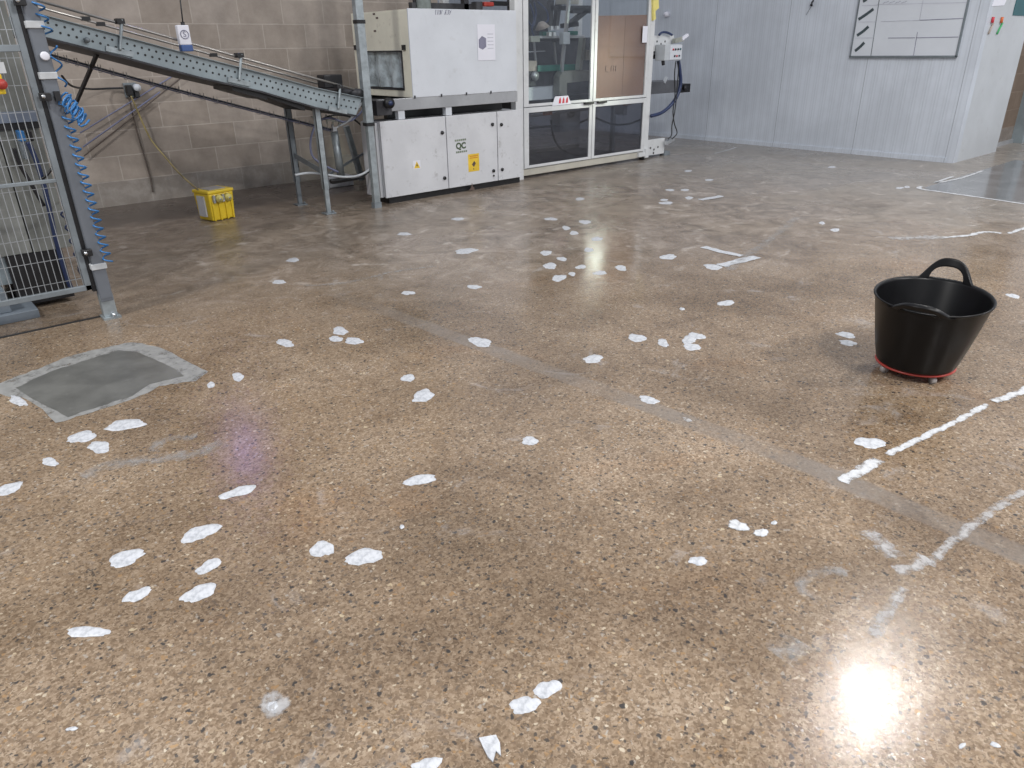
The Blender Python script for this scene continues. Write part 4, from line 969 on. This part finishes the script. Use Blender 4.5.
# ------------------------------------------------------------------ things on the ribbed panel wall
def panbox(pa_, pb_, x0, x1):
    a, b = PX(*pa_, 9.85), PX(*pb_, 9.85); return MB().box(x0, x1, min(a.y,b.y), max(a.y,b.y), min(a.z,b.z), max(a.z,b.z))
YB0, YB1, ZB, ZTp = 3.535, 4.785, 1.160, 1.98
wb = thing('whiteboard', 'wide whiteboard with ruled cells and scribbled arrows on the ribbed wall', 'whiteboard', (9.84, (YB0+YB1)/2, ZB))
MB().box(9.830, 9.848, YB0, YB1, ZB, ZTp).build('board', M['boardw'], wb)
fr = .022
MB().box(9.822, 9.849, YB0-.004, YB1+.004, ZB-.008, ZB+fr-.006).box(9.822, 9.849, YB0-.004, YB1+.004, ZTp-fr, ZTp).box(9.822, 9.849, YB0-.004, YB0+fr*.7, ZB, ZTp).box(9.822, 9.849, YB1-fr*.5, YB1+.004, ZB, ZTp).build('board_frame', M['boardfr'], wb, bevel=.002)
def bl(p0, p1, w, mt, nm='ruled_line'):
    a, b = PX(*p0, 9.828), PX(*p1, 9.828); MB().bar(a, b, w, .0015, (1,0,0)).build(nm, M[mt], wb)
for p0, p1, w, mt in (((879.5,-2),(870.8,56),.008,'boardfr'), ((862,5.5),(878,5.2),.005,'palegrey'), ((858,22),(876.5,21.8),.005,'palegrey'), ((855,38),(873,37.8),.005,'palegrey'), ((877,4.5),(967,2.5),.006,'palegrey'), ((881,21.5),(921,20.2),.005,'palegrey'), ((920,20.2),(963,18.4),.007,'greyink'), ((888,38),(915,37.8),.007,'greyink'), ((916,37.8),(958.5,37),.007,'greyink'), ((923.5,-2),(919.5,20),.006,'palegrey'), ((917.5,32),(913.5,55.5),.006,'greyink')):
    bl(p0, p1, w, mt)
mk = plain('dark_marker', (.05,.07,.08), .5)
M['mk'] = mk
for seg in (((858.5,19.5),(866,14.5)), ((866,14.5),(873.5,9)), ((857,35.5),(863,31.5)), ((863,31.5),(868.5,26.5)), ((855,51),(860,47)), ((860,47),(864.3,42.5)), ((863,1.5),(867,-1))):
    bl(*seg, .034, 'mk', 'marker_scribble')
mb = MB()
for k in range(8): a = PX(883+k*3, 3.3-(k % 2)*.9, 9.828); mb.bar(a, a+Vector((0,-.03,.012)), .004, .0015, (1,0,0))
mb.build('handwriting', M['greyink'], wb, 'faint illegible marker writing')
hk = thing('wall_hook', 'tiny dark hook with a thread on the ribbed wall left of the whiteboard', 'hook', PX(813, 4, 9.84))
p = PX(813, 3, 9.84); MB().tube(spline([p+Vector((0,0,.03)), p+Vector((-.03,0,.0)), p+Vector((-.02,0,-.03)), p+Vector((0,.03,-.02))]), .010).build('hook', M['black'], hk)
MB().tube([PX(812,5,9.84), PX(806,15,9.84)], .003, 6).build('thread', M['galvd'], hk)
p = PX(667, 14.5, 9.84); MB().cyl((9.85,p.y,p.z), (9.79,p.y,p.z), .045, 18, .03).build('wall_sensor', M['paper'], label='round white sensor on the ribbed wall beside the machine top', cat='sensor')
# on the return wall
def retbox(pa_, pb_, y0, y1): a, b = PY(*pa_, 3.32), PY(*pb_, 3.32); return MB().box(min(a.x,b.x), max(a.x,b.x), y0, y1, min(a.z,b.z), max(a.z,b.z))
a, b = PY(997,-8,3.315), PY(1007,7,3.315); mb = MB(); mb.prism([(a.x-.05,3.316,b.z),(b.x-.10,3.316,b.z+.015),(b.x-.02,3.316,a.z),(a.x+.02,3.316,a.z)], (0,.003,0)); mb.build('paper_sheet', M['paper'], label='white paper sheet on the plain end wall above the two pens', cat='paper')
for x0, y0, x1, y1, mt, lb in ((993.5,17,988.5,37,'dark','dark pen with a red cap hanging on the end wall'), (1002.5,17,997,37,'greenpen','green pen with an orange cap hanging on the end wall')):
    pn = thing('marker_pen', lb, 'pen', PY(x1, y1, 3.31), None)
    MB().cyl(PY(x0,y0+6,3.31), PY(x1,y1-3,3.31), .010, 10).build('barrel', M[mt] if mt != 'dark' else M['tan'], pn)
    MB().cyl(PY(x0,y0,3.308), PY(x0-1.4,y0+6,3.308), .015, 10).build('cap', M['orange'] if mt != 'dark' else M['redink'], pn)
retbox((1021,-20), (1030,16), 3.312, 3.319).build('poster', M['teal'], label='dark teal poster at the top of the plain end wall', cat='poster')

# ------------------------------------------------------------------ mesh guard on the left
gd = thing('mesh_guard', 'grey safety fence panel of welded wire mesh with a tall post', 'safety fence', (.3, 4.45, 0))
PXa, PXb = .785, .850
po = MB().box(PXa, PXb, 4.395, 4.455, .10, 2.4).build('post', M['postg'], gd, bevel=.004)
MB().box(PXa+.004, PXb-.004, 4.391, 4.395, .12, 2.4).build('post_face', M['postg'], po)
MB().box(PXa-.002, PXb+.002, 4.40, 4.45, .012, .14).build('post_foot', M['galv'], po, 'bright steel foot', bevel=.002)
MB().box(PXa-.012, PXb+.012, 4.375, 4.475, 0, .012).build('base_plate', M['galv'], po)
MB().cyl((.828, 4.385, .012), (.828, 4.385, .03), .010, 6).build('anchor_bolt', M['alu'], po)
for y in (24.5, 75.5, 268): z = PY(40+(y/320*60), y, 4.39).z; MB().box(PXa-.006, PXb+.006, 4.383, 4.46, z-.016, z+.016).build('clip_band', M['clip'], po, 'pale clip band', bevel=.003)
for y in (2, 96, 250):
    z = PY(30+y*.25, y, 4.42).z; MB().box(.752, .800, 4.36, 4.40, z-.018, z+.018).build('panel_bracket', M['black'], po, 'black panel bracket', bevel=.003)
    MB().cyl((.765, 4.36, z+.003), (.765, 4.345, z+.003), .009, 8).build('bracket_bolt', M['alu'], po)
MB().box(.7655, .7845, 4.425, 4.45, .16, 2.3).build('post_gap_shade', M['black'], gd, 'black strip standing in for the dark gap')  # black infill stands in for the shade between frame and post
p = PY(44.5, 56, 4.385); MB().cyl(p, p+Vector((0,-.02,0)), .020, 12).build('white_cap', M['paper'], gd, 'white round cap', bevel=.004)
Yf = 4.44
fm = MB().box(-.55, .765, Yf-.012, Yf+.012, .172, .200).box(-.55, .765, Yf-.012, Yf+.012, 2.2, 2.225).box(.735, .765, Yf-.012, Yf+.012, .172, 2.225).box(-.55, -.52, Yf-.012, Yf+.012, .172, 2.225).box(-.52, .735, Yf-.010, Yf+.010, .752, .770).box(-.52, .735, Yf-.010, Yf+.010, 1.365, 1.395)
fm.build('panel_frame', M['galvd'], gd, bevel=.002)
mb = MB(); x = -.50
while x < .735: mb.bar((x, Yf, .19), (x, Yf, 2.21), .0034, .0034); x += .030
z = .24
while z < 2.2: mb.bar((-.53, Yf+.003, z), (.74, Yf+.003, z), .003, .003); z += .122
mb.build('wire_mesh', M['wire'], gd, 'welded wire infill')
MB().box(-.55, .785, 4.462, 4.474, 0, .006).build('floor_strip', M['dark'], label='thin dark strip on the floor along the foot of the mesh guard', cat='floor strip')
es = thing('emergency_stop', 'yellow box with a red push knob on the mesh guard at the left edge', 'emergency stop', PY(1, 92, 4.40))
a, b = PY(-8, 74, 4.41), PY(6, 94, 4.41); MB().box(a.x, b.x, 4.385, 4.425, b.z, a.z).build('box', M['yellow'], es, bevel=.006)
p = PY(.5, 84, 4.385); MB().cyl(p, p+Vector((0,-.03,0)), .024, 18).build('knob', M['red'], es)
a2 = PY(4, 66, 4.41); MB().box(a.x, a2.x, 4.39, 4.42, a.z+.002, a.z+.05).build('bracket', M['clip'], es)
# blue coiled hose down the post
def helix(z0, z1, x0, x1, Y, r, turns, n=14):
    out = []
    for k in range(int(turns*n)+1):
        t = k/(turns*n); a = 2*math.pi*turns*t
        out.append((x0+(x1-x0)*t+r*math.cos(a), Y+r*math.sin(a), z0+(z1-z0)*t))
    return out
ch = thing('coiled_air_hose', 'bright blue coiled air hose hanging along the right side of the guard post', 'hose', (.87, 4.40, .25))
c1, c2, c3 = PY(38,-4,4.40), PY(60,88,4.40), PY(107,262,4.40)
MB().tube(helix(c1.z, PY(52,36,4.40).z, .850, .862, 4.40, .024, 3.5), .0045, 6).build('upper_coil', M['blue'], ch)
MB().tube(helix(PY(54,46,4.40).z, c2.z, .868, .868, 4.40, .020, 2.2), .0045, 6).build('middle_coil', M['blue'], ch)
a, b = PY(64,98,4.36), PY(84,121,4.36); 
MB().tube([Vector(a)+(Vector(b)-Vector(a))*(k/90)+Vector(((.022+.008*math.sin(k*.23))*math.cos(k*.83), .022*math.sin(k*.41), .026*math.sin(k*.83+.9))) for k in range(91)], .0046, 6).build('bunched_coil', M['blue'], ch, 'tightly bunched bright loops')
MB().tube(helix(PY(64,112,4.38).z, c3.z, .850, .868, 4.39, .021, 17), .0048, 6).build('lower_coil', M['blue'], ch)
p = PY(57, 96, 4.38); MB().box(p.x-.012, p.x+.012, 4.36, 4.39, p.z-.022, p.z+.022).build('hose_clip', M['black'], ch)

# ------------------------------------------------------------------ elevator housing behind the mesh
eh = thing('elevator_housing', 'pale grey streaked machine housing on a blue-grey base behind the mesh guard', 'machine', (.2, 5.1, 0))
gm = plain('streaked_grey_panel', (.19,.197,.185), .5, 0, .3, 3, (.15,.15,.14), .45)
gm2 = plain('streaked_pale_panel', (.26,.268,.255), .5, 0, .28, 4, (.2,.2,.19), .4)
for i, (x0, x1) in enumerate(((-.6,-.2),(-.195,.10),(.105,.40),(.405,.60),(.605,.80))):
    MB().box(x0, x1, 4.90+(i % 2)*.012, 5.5, .32, 2.4).build('panel', (gm, gm2)[i % 2], eh, bevel=.003)
MB().box(-.6, .80, 4.88, 4.90, 1.02, 1.075).build('blue_band', plain('blue_band_paint', (.16,.19,.25), .5), eh, 'blue-grey band')
MB().box(-.05, .80, 4.885, 4.90, .985, 1.018).build('vent_slot', M['black'], eh)
MB().box(.46, .745, 4.90, 5.4, .03, .318).build('black_grille', M['black'], eh, 'black lower grille')
MB().box(-.6, .46, 4.93, 5.45, .16, .32).build('lower_skirt', M['plate'], eh)
bs = MB().box(-.6, .40, 4.74, 5.3, .05, .17).build('base_beam', plain('blue_grey_base', (.17,.20,.235), .45), eh, bevel=.006)
MB().box(-.6, .52, 4.70, 5.3, 0, .05).build('base_flange', plain('blue_grey_flange', (.17,.20,.235), .45), eh, bevel=.004)
MB().tube(spline([PY(x,y,4.80) for x, y in ((14,148),(20,165),(30,182),(38,196),(44,206))]), .010).build('black_hose', M['black'], label='black hose hanging inside the mesh guard, left of the blue one', cat='hose')
MB().tube(spline([PY(x,y,4.78) for x, y in ((28,142),(36,160),(44,185),(50,212),(56,240),(66,275),(72,290))]), .013).build('blue_hose', M['bluedk'], label='dark blue hose hanging down inside the mesh guard', cat='hose')
MB().tube(spline([PY(x,y,4.76) for x, y in ((44,130),(48,148),(54,162),(48,174),(40,180))]), .007).build('black_cable', M['black'], label='thin black looped cable inside the mesh guard', cat='cable')
MB().tube([PY(62, 200, 4.89), PY(62, 204, 4.7)]+[PY(62+k*.55+3.2*math.cos(k*.8), 208+k*1.7, 4.6) for k in range(42)]+[PY(86, 282, 4.7), PY(78, 270, 4.91)], .005, 6).build('curly_cable', M['bluedk'], eh, 'thin dark curly cable')
vf = thing('air_valve', 'blue and black air valve mounted on the housing behind the mesh', 'valve', PY(25, 140, 4.8))
a, b = PY(17,131,4.8), PY(26,141,4.8); MB().box(a.x, b.x, 4.78, 4.86, b.z, a.z).build('blue_cap', M['blue'], vf, 'blue cap', bevel=.004)
a, b = PY(27,131,4.8), PY(34,141,4.8); MB().box(a.x, b.x, 4.79, 4.87, b.z, a.z).build('black_body', M['black'], vf, bevel=.004)
a, b = PY(20,141,4.8), PY(31,160,4.8); MB().box(a.x, b.x, 4.80, 4.89, b.z, a.z).build('bowl', M['galvd'], vf, bevel=.006)
